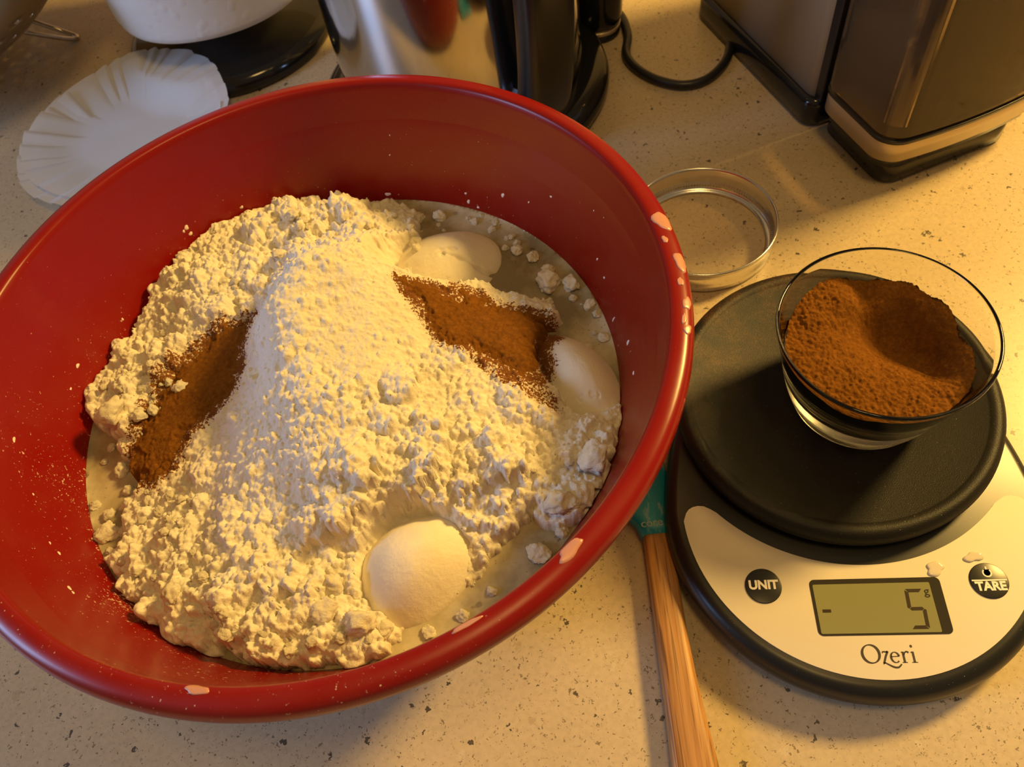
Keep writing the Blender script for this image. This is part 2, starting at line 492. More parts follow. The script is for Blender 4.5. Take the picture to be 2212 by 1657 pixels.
MAT = dict(
    counter=mat_counter(), flour=mat_flour(), dome=mat_flour('smooth_flour', True, 0.00022), cinnamon=mat_cinnamon(), bowl=mat_bowl(), clump=mat_clump(), bamboo=mat_bamboo(),
    glass=mat_glass(), milk=mat_milk(), smoke=mat_smoke(), teal=mat_teal(), teal_mark=plain('teal_pale_mark', (0.20, 0.30, 0.30), 0.5), platform=mat_platform(),
    black=mat_black('black_plastic', rough=0.3), blackdust=mat_black('black_plastic_dusty', rough=0.33, dust=0.5),
    gloss=mat_black('glossy_black', rough=0.12), cord=mat_black('cord_rubber', rough=0.4),
    kettle=mat_steel('brushed_kettle_steel', 0.10, (0.60, 0.60, 0.60)),
    grinder=plain('satin_grinder_steel', (0.55, 0.47, 0.32), 0.36, metal=0.40),
    ring=mat_steel('tinned_ring', 0.22, (0.80, 0.78, 0.74)),
    colander=mat_steel('colander_steel', 0.36, (0.42, 0.34, 0.23)), wire=mat_steel('wire_steel', 0.2, (0.6, 0.55, 0.48)),
    panel=plain('silver_panel', (0.60, 0.54, 0.45), 0.5, metal=0.12), band=plain('champagne_band', (0.62, 0.50, 0.32), 0.35, metal=0.6),
    lcd=plain('lcd_glass', (0.25, 0.25, 0.11), 0.12), lcdframe=plain('lcd_frame', (0.035, 0.030, 0.018), 0.15),
    ink=plain('ink', (0.02, 0.012, 0.016), 0.4), inkseg=plain('lcd_segment', (0.045, 0.03, 0.015), 0.2), white=plain('white_ink', (0.80, 0.76, 0.66), 0.4),
    button=plain('button_black', (0.012, 0.012, 0.012), 0.28),
    filter=mat_paper('filter_paper', (0.90, 0.91, 0.92), None, transl=0.35),
    towel=mat_paper('towel_paper', (0.80, 0.78, 0.75), 120, 0.00035, 0.0),
    smear=plain('batter_smear', (0.56, 0.27, 0.20), 0.28), drop=plain('batter_drop', (0.82, 0.70, 0.62), 0.2),
    waterspot=plain('water_spot', (0.72, 0.65, 0.53), 0.06),
    water=NT('water_drop').set(color=(1, 1, 1), rough=0.02, trans=1.0, ior=1.33).m,
    wall=plain('painted_wall', (0.42, 0.35, 0.26), 0.8), dark=plain('cabinet_face', (0.16, 0.10, 0.06), 0.5),
)

# ================================================================== setting
cx0, cx1, cy0, cy1 = -1.3, 1.3, -0.22, 1.22
ct = slab('countertop', rrect(cx0, cx1, cy0, cy1, 0.01), -0.03, 0.0, 0.003)
link('countertop', ct, MAT['counter'], smooth=False, kind='structure')
wb = slab('wall_back', [(-1.3, 1.22), (1.3, 1.22), (1.3, 1.26), (-1.3, 1.26)], 0.0, 1.3)
link('wall_back', wb, MAT['wall'], smooth=False, kind='structure')

# ================================================================== mixing bowl
BC = (-0.0740, 0.2145)
prof_out = [(0.0, 0.0035), (0.070, 0.0030), (0.074, 0.0), (0.082, 0.0), (0.086, 0.003), (0.0965, 0.010), (0.1035, 0.021), (0.1100, 0.036),
            (0.1180, 0.056), (0.1290, 0.084), (0.1365, 0.106), (0.1405, 0.1185), (0.1430, 0.1235),
            (0.1490, 0.1222), (0.1506, 0.1218), (0.1514, 0.1226), (0.1515, 0.1250), (0.1510, 0.1278), (0.1500, 0.1294), (0.1480, 0.1303),
            (0.1450, 0.1309), (0.1430, 0.1306), (0.1421, 0.1294), (0.1414, 0.1270)]
prof_in = [(0.1355, 0.1085), (0.1265, 0.0845), (0.1215, 0.070), (0.1150, 0.054), (0.1075, 0.036), (0.1010, 0.023), (0.0940, 0.0135), (0.084, 0.0075), (0.0, 0.0065)]
prof_in = [(r+0.0022 if r > 0 else 0, z) for r, z in prof_in]
def inner_r(z):
    P = prof_in[:-1]
    for (r1, z1), (r2, z2) in zip(P, P[1:]):
        if z2 <= z <= z1: return r2+(r1-r2)*(z-z2)/(z1-z2)
    return P[0][0]+(z-P[0][1])*0.31
bowl = empty('mixing_bowl', (*BC, 0), 0, label='large red plastic mixing bowl with a wide rim, holding flour and milk', cat='bowl')
link('bowl_body', lathe('bowl_body', prof_out+prof_in, 192), MAT['bowl'], bowl)

# batter smears lying on the rim and droplets stuck to the inner wall
def patch(name, cxy, rx, ry, ang, th, z, seed, slope=0.0, n=22, wob=0.25, hole=None):
    """a flat irregular blob on a surface of height z(x,y)"""
    r_ = random.Random(seed); ph = [r_.uniform(0, 6.28) for _ in range(4)]
    V = []; F = []; R = [1.0, 0.93, 0.7, 0.35]
    Hh = [-0.0002, th*0.7, th, th]
    for q, h in zip(R, Hh):
        for i in range(n):
            a = 2*PI*i/n; k = 1+wob*(math.sin(2*a+ph[0])*0.5+math.sin(3*a+ph[1])*0.35+math.sin(5*a+ph[2])*0.3)
            x, y = rx*q*k*math.cos(a), ry*q*k*math.sin(a)
            X, Y = cxy[0]+x*math.cos(ang)-y*math.sin(ang), cxy[1]+x*math.sin(ang)+y*math.cos(ang)
            V.append((X, Y, z(X, Y)+h))
    for k in range(3):
        for i in range(n):
            j = (i+1) % n; F.append((k*n+i, k*n+j, (k+1)*n+j, (k+1)*n+i))
    V.append((cxy[0], cxy[1], z(*cxy)+th*0.95)); c = len(V)-1
    for i in range(n): F.append((3*n+i, 3*n+(i+1) % n, c))
    return recalc(mesh(name, V, F))
def rimz(X, Y):
    r = math.hypot(X, Y)
    P = [(0.1414, 0.1270), (0.1421, 0.1294), (0.143, 0.1306), (0.1450, 0.1309), (0.1480, 0.1303), (0.150, 0.1294), (0.1510, 0.1278), (0.1515, 0.1250)]
    r = min(max(r, P[0][0]), P[-1][0])
    for (a, za), (b, zb) in zip(P, P[1:]):
        if a <= r <= b: return za+(zb-za)*(r-a)/(b-a)
    return 0.13
for k, (px, py, rx, ry) in enumerate([(1430, 478, .0035, .0055), (1436, 520, .0015, .0028), (1474, 565, .0025, .0048), (1484, 655, .0022, .0042), (1495, 712, .0028, .0020), (1470, 610, .0016, .0030),
                                      (1232, 1190, .0075, .0028), (1005, 1345, .0065, .0014), (430, 1481, .0058, .0020), (1478, 690, .0013, .0035)]):
    x, y, _ = at(px, py, 0.130)
    x -= BC[0]; y -= BC[1]; r = math.hypot(x, y)
    r2 = min(max(r, 0.1435), 0.1488); x, y = x*r2/r, y*r2/r
    a = math.atan2(y, x)
    if rx > ry: a += PI/2
    o = link('batter_smear', patch('batter_smear', (x, y), rx*(1.0 if k in (0, 2) else .75), ry*(1.0 if k in (0, 2) else .75), a, 0.0003, rimz, 40+k), MAT['smear'], bowl)
    if k == 0: o['label'] = 'pale dried batter smear on the rim'

def wall_point(px, py):
    """where the view ray of a photo pixel meets the inner wall (bowl frame)"""
    lo, hi = 0.071, 0.127
    def g(z):
        x, y, _ = at(px, py, z); return math.hypot(x-BC[0], y-BC[1])-inner_r(z)
    zs = [lo+(hi-lo)*i/80 for i in range(81)]
    for a, b in zip(zs, zs[1:]):
        if g(a)*g(b) <= 0:
            for _ in range(20):
                m = (a+b)/2
                if g(a)*g(m) <= 0: b = m
                else: a = m
            x, y, _ = at(px, py, a); return (x-BC[0], y-BC[1], a)
    return None
drop_pts = [(1215, 350, 2.2, 1.9), (1280, 390, 1.5, 1.7), (1315, 395, 1.3, 1.5), (1310, 350, 1.2, 1.2), (1340, 375, 1.3, 1.8), (1283, 455, 1.0, 1.2), (1317, 430, 1.2, 1.9),
            (1318, 458, 1.4, 1.4), (1305, 470, 1.0, 1.2), (1070, 250, 1.1, 1.1), (842, 292, .9, 1.0), (1034, 306, .9, 1.0), (1054, 310, .9, .9), (1142, 322, 1.3, 1.2), (1130, 282, .8, .8),
            (1150, 289, .8, .8), (1175, 305, 1.4, 1.3), (842, 335, .8, .9), (1341, 355, 1.2, 1.7), (1352, 408, 1.0, 1.4), (1012, 436, 1.9, 2.2), (1006, 418, 1.2, 1.5), (1086, 422, 1.9, 2.4), (1033, 448, 1.6, 1.7),
            (838, 420, 3.0, 2.3), (855, 440, 1.8, 1.4), (1190, 425, 1.3, 1.4), (1142, 437, 1.0, 1.2), (1356, 740, 1.6, 4.0), (1368, 806, 1.6, 2.0), (1325, 690, 1.1, 3.2),
            (522, 448, 1.7, 1.7), (528, 466, 1.2, 1.2), (30, 950, 3.4, 1.9), (35, 1213, 3.0, 1.3), (128, 1195, 2.2, 1.1), (108, 1173, 1.4, .9), (72, 1068, 1.2, .9), (168, 790, 2.2, 1.8),
            (153, 840, 1.3, 1.2), (403, 492, 2.6, 2.2), (412, 505, 2.0, 2.0), (397, 500, 1.4, 1.5), (150, 1270, 2.3, 1.6), (158, 1280, 1.5, 1.2), (265, 690, 1.3, 1.3), (1305, 600, 1.2, 1.6), (1290, 560, 1.1, 1.6)]
def droplet(i):
    r_ = random.Random(i); n = 12; V = []; F = []
    ph = [r_.uniform(0, 6.28) for _ in range(3)]
    for q, h in ((1, 0), (0.9, .30), (0.6, .52)):
        for k in range(n):
            a = 2*PI*k/n; w_ = 1+0.18*math.sin(2*a+ph[0])+0.12*math.sin(3*a+ph[1]); V.append((q*w_*math.cos(a), q*w_*math.sin(a), h))
    V.append((0, 0, .6))
    for k in range(2):
        for a in range(n): b = (a+1) % n; F.append((k*n+a, k*n+b, (k+1)*n+b, (k+1)*n+a))
    for a in range(n): F.append((2*n+a, 2*n+(a+1) % n, 3*n))
    me = mesh('droplet', V, F); me.materials.append(MAT['drop']); me.shade_smooth(); return me
dm = [droplet(i) for i in range(5)]
first = True
for k, (px, py, sx, sy) in enumerate(drop_pts):
    p = wall_point(px, py)
    if p is None: continue
    a = math.atan2(p[1], p[0]); nrm = Vector((-math.cos(a)*0.955, -math.sin(a)*0.955, 0.296)).normalized()
    up = Vector((math.cos(a)*0.296, math.sin(a)*0.296, 0.955)).normalized(); side = up.cross(nrm)
    o = bpy.data.objects.new('batter_drop', dm[k % 5]); C.objects.link(o); o.parent = bowl
    R = Matrix((side, up, nrm)).transposed().to_4x4()
    R.translation = Vector(p)-nrm*0.0002
    sc = 0.00055
    o.matrix_local = R @ Matrix.Diagonal((sx*sc, sy*sc, 0.0008, 1))
    if first: o['label'] = 'small whitish batter drop stuck to the inner wall'; first = False

# ================================================================== bowl contents
ZM = 0.0690
milk_V = []
def disc_grid(R, step):
    n = int(2*R/step)+1; a = np.linspace(-R, R, n); X, Y = np.meshgrid(a, a); return X, Y
Xm, Ym = disc_grid(0.1245, 0.0016)
rm = np.hypot(Xm, Ym)
Rm = inner_r(ZM)+0.0002
kfac = np.where(rm > Rm, Rm/np.maximum(rm, 1e-9), 1)
Zm = ZM + 0.0006*fbm(Xm*45, Ym*45, 3) + 0.0009*smooth01((rm-(Rm-0.004))/0.004)
mk = gridmesh('milk', Xm*kfac, Ym*kfac, Zm, rm < Rm+0.0008)
link('milk', mk, MAT['milk'], loc=(*BC, 0), label='cloudy pale milk pooled around the flour inside the red bowl', cat='milk', kind='stuff')

G = 0.00048
Xg, Yg = disc_grid(0.1275, G)
Xw, Yw = Xg+BC[0], Yg+BC[1]
rg = np.hypot(Xg, Yg)
def P2(l, z): return [at(x, y, z)[:2] for x, y in l]
cover = P2([(192, 885), (215, 830), (250, 750), (290, 715), (330, 650), (380, 605), (388, 560), (440, 512), (520, 478), (600, 455), (700, 450), (760, 436), (850, 428), (905, 452), (900, 500), (1000, 600), (1100, 640), (1170, 640), (1200, 680), (1190, 720),
            (1210, 880), (1300, 890), (1340, 870), (1358, 890), (1350, 950), (1325, 1010), (1300, 1080), (1270, 1125), (1200, 1140), (1158, 1128), (1150, 1095), (1100, 1150), (1060, 1190), (1030, 1210), (1000, 1290), (900, 1330),
            (862, 1345), (862, 1388), (800, 1412), (720, 1445), (600, 1452), (520, 1425), (440, 1385), (330, 1325), (270, 1275), (235, 1215), (262, 1150), (255, 1085), (285, 1040), (268, 1010),
            (285, 935), (232, 928), (200, 905)], 0.074)
S0 = sdf(cover, Xw, Yw)
ctrl_px = [(600, 640, .121), (574, 672, .118), (655, 552, .124), (690, 566, .122), (548, 640, .082), (585, 575, .083), (622, 540, .082), (545, 690, .082), (650, 512, .082), (700, 512, .082), (760, 548, .117), (860, 560, .106), (930, 590, .096), (990, 620, .088),
           (650, 500, .085), (760, 485, .083), (860, 500, .080), (545, 600, .084), (535, 700, .084), (525, 780, .083), (505, 860, .084), (470, 930, .083), (480, 560, .086), (440, 650, .086), (350, 700, .080), (300, 820, .078),
           (240, 890, .077), (400, 850, .081), (330, 950, .078), (560, 770, .104), (545, 850, .098), (520, 920, .093), (590, 760, .113), (700, 640, .117), (700, 750, .113), (650, 850, .110),
           (800, 700, .109), (800, 850, .105), (900, 750, .099), (700, 950, .105), (600, 950, .100), (850, 950, .099), (950, 850, .096), (1050, 900, .090), (1000, 1000, .089), (1150, 950, .084), (1250, 950, .080),
           (1320, 950, .076), (1200, 1050, .079), (1100, 1080, .081), (900, 1050, .092), (750, 1080, .096), (600, 1080, .093), (500, 1000, .090), (450, 1100, .085), (380, 1050, .080), (350, 1150, .079), (500, 1180, .087),
           (650, 1180, .087), (745, 1220, .080), (905, 1240, .072), (850, 1290, .070), (960, 1270, .070), (900, 1140, .085), (450, 1300, .082), (600, 1310, .085), (400, 1370, .076), (550, 1420, .076), (700, 1420, .076), (800, 1370, .077), (300, 1260, .077), (1050, 1130, .080),
           (1000, 700, .090), (1100, 720, .086), (1050, 780, .089), (1180, 830, .082), (1100, 850, .089), (1150, 680, .080), (700, 470, .082), (560, 500, .083), (1280, 1050, .077), (1300, 700, .072), (1200, 560, .072), (1000, 480, .072), (200, 1100, .072), (1100, 1300, .072)]
ctrl = [at(x, y, z) for x, y, z in ctrl_px]
H0 = tps(ctrl, Xw, Yw, 3e-5)
# edge fall-off with ragged outline
edge_n = 0.0060*(fbm(Xw*110, Yw*110, 5, 4)-0.5)*2+0.0025*(0.5-worley(Xw*230, Yw*230, 29)[0])
Sd = S0 + edge_n
edge = smooth01(Sd/0.004+0.3)
H = ZM-0.004 + (H0-ZM+0.004)*edge
# roughness regions: smooth top slope of the pile, crumbly elsewhere
def blob(px, py, z, r):
    x, y, _ = at(px, py, z); return np.exp(-((Xw-x)**2+(Yw-y)**2)/(2*r*r))
calm = np.clip(0.85*blob(760, 620, .115, .020)+0.7*blob(800, 760, .108, .016)+0.55*blob(560, 800, .095, .012), 0, 1)
crumb = 1-0.75*calm
coarse = np.clip(blob(480, 600, .084, .022)+blob(650, 480, .084, .022)+blob(300, 830, .078, .018)+blob(500, 1360, .08, .024)+blob(330, 1280, .08, .02)+blob(700, 1410, .078, .02)+blob(1260, 1040, .08, .02)+0.5*blob(900, 1000, .09, .03), 0, 1)
# cinnamon pattern
cinL = P2([(552, 690), (535, 760), (505, 830), (455, 885), (405, 925), (372, 985), (318, 1035), (262, 1018), (272, 960), (300, 900), (325, 850), (372, 790), (425, 742), (490, 705)], 0.083)
cinR = P2([(880, 655), (925, 640), (985, 640), (985, 618), (1030, 618), (1060, 645), (1115, 645), (1180, 650), (1200, 690), (1168, 722), (1178, 765), (1160, 800), (1120, 805), (1075, 785), (1010, 765), (965, 755), (930, 710)], 0.089)
cinT = P2([(1000, 760), (1160, 780), (1180, 830), (1195, 870), (1150, 850), (1080, 820)], 0.088)
# room for the three packed scoops
DOMES = [(892, 1210, .078, .0290, .0238, 20, .0225), (1245, 795, .078, .0180, .0310, 18, .0180), (957, 558, .076, .0330, .0285, -18, .0170)]
QD = np.full(H.shape, 9.0); LIMD = np.full(H.shape, 9.0)
for dx_, dy_, dz_, rx_, ry_, an_, hh_ in DOMES:
    ox, oy, _ = at(dx_, dy_, dz_); an_ = math.radians(an_)
    uu = ((Xw-ox)*math.cos(an_)+(Yw-oy)*math.sin(an_))/rx_; vv = (-(Xw-ox)*math.sin(an_)+(Yw-oy)*math.cos(an_))/ry_
    qq = np.hypot(uu, vv)+0.20*(fbm(Xw*150, Yw*150, 91, 4, .6)-.5)
    q0 = 0.74
    lim_ = 0.066+hh_*(1-np.clip(qq, 0, q0)**2.1)-0.0014+np.clip(qq-q0, 0, 3)*0.026*3.2
    H = np.minimum(H, lim_); QD = np.minimum(QD, qq); LIMD = np.minimum(LIMD, lim_)
crumb = crumb*smooth01((QD-0.74)/0.10)
# stamped crumbs of many sizes
def stamp(H, n, rmin, rmax, amp, where, seed, flat=1.0):
    r_ = np.random.default_rng(seed); ny, nx = H.shape; x0, y0 = Xw[0, 0], Yw[0, 0]
    k = 0
    wts = where/where.max()
    while k < n:
        i = r_.integers(0, ny, 4000); j = r_.integers(0, nx, 4000); ok = (wts[i, j] > r_.random(4000)) & (Sd[i, j] > -0.001) & (rg[i, j] < 0.1235)
        for a, b in zip(i[ok], j[ok]):
            r = rmin+(rmax-rmin)*r_.random()**2.2; m = int(r/G)+2
            s0, s1, t0, t1 = max(a-m, 0), min(a+m+1, ny), max(b-m, 0), min(b+m+1, nx)
            dx = Xw[s0:s1, t0:t1]-Xw[a, b]; dy = Yw[s0:s1, t0:t1]-Yw[a, b]
            th = r_.random()*3.14; c_, s_ = math.cos(th), math.sin(th); e = 0.65+0.6*r_.random()
            u = (c_*dx+s_*dy)*e; v = (-s_*dx+c_*dy)
            # rounded polygonal footprint
            q = np.maximum(np.abs(u)*0.8+np.abs(v)*0.6, np.hypot(u, v))/r
            tilt = (r_.random()-0.5)*0.5*u + (r_.random()-0.5)*0.5*v
            top = H[a, b] + amp*r*(np.sqrt(np.clip(1-q*q, 0, 1)))*1.0 - 0.35*r*amp + tilt*0.6
            sub = H[s0:s1, t0:t1]
            H[s0:s1, t0:t1] = np.where((q < 1) & (top > sub), top, sub)
            k += 1
            if k >= n: break
    return H
incin = np.maximum(smooth01(sdf(cinL, Xw, Yw)/0.004+.5), smooth01(sdf(cinR, Xw, Yw)/0.004+.5))
crumb = crumb*(1-0.9*incin)
H = stamp(H, 300, .0030, .0090, .50, 0.01+coarse*crumb, 1)
H = stamp(H, 1300, .0014, .0042, .60, 0.03+coarse*0.8*crumb, 2)
for _ in range(1):
    Hp = np.pad(H, 1, mode='edge')
    H = 0.36*H + 0.13*(Hp[:-2, 1:-1]+Hp[2:, 1:-1]+Hp[1:-1, :-2]+Hp[1:-1, 2:]) + 0.03*(Hp[:-2, :-2]+Hp[2:, 2:]+Hp[2:, :-2]+Hp[:-2, 2:])
H = stamp(H, 9000, .0006, .0017, .80, (0.12+0.8*coarse)*crumb, 3)
# directional avalanche ridges on the main face
f1, f2 = worley(Xw*260, Yw*260, 9); g1, g2 = worley(Xw*620, Yw*620, 19)
H += crumb*(0.0016*(0.55-f1) + 0.0007*(0.5-g1))*edge
rid = fbm(Xw*150+Yw*40, Yw*300-Xw*60, 31, 4, 0.6)
H += 0.0030*(rid-0.5)*edge*(0.35+0.65*crumb) + 0.0055*(fbm(Xw*70, Yw*70, 77, 3)-0.5)*edge*(0.3+0.7*crumb)
H += (0.0011*(fbm(Xw*1100, Yw*1100, 55, 3, .7)-0.5) + 0.0009*(fbm(Xw*520, Yw*520, 58, 2)-0.5)*crumb)*edge
SL, SR, ST = sdf(cinL, Xw, Yw), sdf(cinR, Xw, Yw), sdf(cinT, Xw, Yw)
for _ in range(1):
    H = np.where(QD < 0.80, np.minimum(H, LIMD), H)
dust = np.maximum.reduce([smooth01(1+SL/0.012)*0.95, smooth01(1+SR/0.010)*0.95, smooth01(1+ST/0.008)*0.9,
                          0.55*blob(880, 630, .10, .008), 0.55*blob(430, 1000, .084, .010), 0.5*blob(470, 1070, .086, .008), 0.35*blob(1150, 930, .085, .010), 0.35*blob(300, 880, .078, .008)])
dust = np.clip(dust, 0, 1)
wet = smooth01(1-(H-ZM)/0.0035)
rcut = np.interp(H, [p[1] for p in prof_in[::-1]], [p[0] for p in prof_in[::-1]])
lim_r = np.minimum(rcut-0.0003, 0.1268)
kr = np.where(rg > lim_r, lim_r/np.maximum(rg, 1e-9), 1.0)
keep = (H > ZM-0.0005) & (rg < lim_r+0.0006)
fl = gridmesh('flour_pile', Xg*kr, Yg*kr, H, keep, dict(dust=dust, wet=wet))
link('flour_pile', fl, MAT['flour'], loc=(*BC, 0), label='tall crumbly heap of off-white flour filling the red bowl', cat='flour', kind='stuff')

def cinnamon_patch(name, Sx, lift, seed, label):
    ragged = 0.0060*(fbm(Xw*150, Yw*150, seed, 5, 0.6)-0.5)*2+0.0011*(vnoise(Xw*900, Yw*900, seed+9)-0.5)*2
    T = Sx+ragged
    # where the flour crumbs poke up through the powder it stays bare
    loc_hi = H-H0
    Hc = np.where(T > 0, H0*0.0+H-np.clip(loc_hi, 0, 0.004)*0.6*smooth01(T/0.003), H) + lift*smooth01(T/0.008) - 0.0001
    Hc = Hc + 0.0006*(fbm(Xw*500, Yw*500, seed+3, 3)-0.5)
    Hc = np.where(T > 0.0022, np.maximum(Hc, H+0.0002+0.0004*vnoise(Xw*700, Yw*700, seed+5)), Hc)
    kp = (T > 0) & (Hc > H-0.0006) & (rg < 0.122)
    me = gridmesh(name, Xg, Yg, Hc, kp)
    link(name, me, MAT['cinnamon'], loc=(*BC, 0), label=label, cat='cinnamon', kind='stuff')
cinnamon_patch('cinnamon_powder', np.minimum(SL, 1), 0.0022, 61, 'dark brown cinnamon streak along the left foot of the flour heap')
cinnamon_patch('cinnamon_powder', SR, 0.0024, 71, 'orange-brown cinnamon patch on the right slope of the flour heap')

# smooth packed scoops of flour
def dome(name, px, py, z, rx, ry, ang, hh, seed, label, cracks=(), pw=1.0):
    cx, cy, _ = at(px, py, z)
    n = 120; a = np.linspace(-1.06, 1.06, n); U, Vv = np.meshgrid(a, a)
    k = 1+0.05*np.sin(2*np.arctan2(Vv, U)+seed)+0.03*np.sin(3*np.arctan2(Vv, U)+2*seed)
    q = np.hypot(U, Vv)/k
    hgt = hh*np.clip(1-np.clip(q, 0, 1)**2.1, 0, 1)**pw - np.clip(q-1, 0, 1)*0.01
    X = U*rx*math.cos(ang)-Vv*ry*math.sin(ang); Y = U*rx*math.sin(ang)+Vv*ry*math.cos(ang)
    Z = 0.066+(hgt)
    Z += 0.0006*(fbm((X+cx)*120, (Y+cy)*120, seed, 3)-0.5)+0.00022*(fbm((X+cx)*1500, (Y+cy)*1500, seed+4, 2)-0.5)
    for (qx, qy, qx2, qy2, wd, dp) in cracks:
        A = np.array(at(qx, qy, 0.066+hh*0.7)[:2])-(cx, cy); B = np.array(at(qx2, qy2, 0.066+hh*0.7)[:2])-(cx, cy); e = B-A
        t = np.clip(((X-A[0])*e[0]+(Y-A[1])*e[1])/(e@e), 0, 1)
        wob = 0.0012*(vnoise((X+cx)*400, (Y+cy)*400, seed+8)-0.5)*2
        d = np.hypot(X-A[0]-t*e[0], Y-A[1]-t*e[1])+wob
        Z -= dp*np.exp(-(d/wd)**2)
    du = np.zeros_like(X)
    Xa, Ya = X+cx, Y+cy
    for poly in (cinR, cinT): du = np.maximum(du, smooth01(1+sdf(poly, Xa, Ya)/0.011)*1.0)
    wt = smooth01(1-(Z-ZM)/0.003)*0.8
    RB = np.hypot(Xa-BC[0], Ya-BC[1])
    LB = np.interp(Z, [p[1] for p in prof_in[::-1]], [p[0] for p in prof_in[::-1]])-0.0004
    kb_ = np.where(RB > LB, LB/np.maximum(RB, 1e-9), 1.0)
    X = (Xa-BC[0])*kb_+BC[0]-cx; Y = (Ya-BC[1])*kb_+BC[1]-cy
    me = gridmesh(name, X, Y, Z, (q < 1.04) & (RB < LB+0.004), dict(dust=du, wet=wt))
    link(name, me, MAT['dome'], loc=(cx, cy, 0), label=label, cat='flour')
dome('flour_scoop', 892, 1210, .078, .0290, .0238, math.radians(20), .0225, 1, 'smooth rounded flour mound at the front of the bowl, bare and uncracked')
dome('flour_scoop', 1245, 795, .078, .0180, .0310, math.radians(18), .0180, 4, 'smooth flour mound against the right wall, speckled with cinnamon', pw=1.15, cracks=[(1240, 860, 1290, 852, .0005, .0008)])
dome('flour_scoop', 957, 558, .076, .0330, .0285, math.radians(-18), .0170, 6, 'cracked flour mound at the back of the bowl behind the cinnamon patch', pw=1.3, cracks=[(960, 560, 1075, 575, .0009, .0022), (1060, 590, 1088, 560, .0009, .002), (955, 553, 985, 548, .0008, .0015)])

# clumps of dry flour floating in the milk or lying loose on the pile
def clump_mesh(i):
    bm = bmesh.new(); bmesh.ops.create_icosphere(bm, subdivisions=4, radius=1.0)
    r_ = random.Random(100+i)
    planes = [(Vector((r_.gauss(0, 1), r_.gauss(0, 1), r_.gauss(0, 1))).normalized(), r_.uniform(0.62, 0.9)) for _ in range(9)]
    from mathutils import noise as mn
    off = Vector((i*3.1, i*1.7, 0))
    for v in bm.verts:
        p = v.co.copy()
        for nn, d in planes:
            t = p.dot(nn)
            if t > d: p -= nn*(t-d)*0.9
        p *= 1+0.20*mn.noise(p*2.2+off)+0.12*mn.noise(p*5+off)+0.07*mn.noise(p*11+off)
        v.co = p
    me = bpy.data.meshes.new('flour_clump'); bm.to_mesh(me); bm.free()
    me.materials.append(MAT['clump']); me.shade_smooth(); return me
CL = [clump_mesh(i) for i in range(8)]
def hz(x, y):
    j = int(round((x-Xw[0, 0])/G)); i = int(round((y-Yw[0, 0])/G))
    if 0 <= i < H.shape[0] and 0 <= j < H.shape[1]: return max(H[i, j], ZM)
    return ZM
def clump(px, py, r, label, group=None, sq=0.75, sink=0.3, z0=None):
    z = z0 if z0 else ZM
    for _ in range(6):
        x, y, _z = at(px, py, z); z = hz(x, y)+r*0.3
    x, y, _z = at(px, py, z); zb = hz(x, y)
    rr = math.hypot(x-BC[0], y-BC[1]); lim = inner_r(zb)-r*1.05
    if rr > lim: x, y = BC[0]+(x-BC[0])*lim/rr, BC[1]+(y-BC[1])*lim/rr
    o = bpy.data.objects.new('flour_clump', CL[int(px*7+py*3) % 8]); C.objects.link(o)
    o.location = (x, y, zb+r*sq*(1-2*sink)*0.9)
    rd = random.Random(int(px*131+py))
    o.scale = (r*rd.uniform(.85, 1.15), r*rd.uniform(.85, 1.15), r*sq); o.rotation_euler = (rd.uniform(-.3, .3), rd.uniform(-.3, .3), rd.uniform(0, 6.28))
    return tag(o, label, 'flour clump', group)
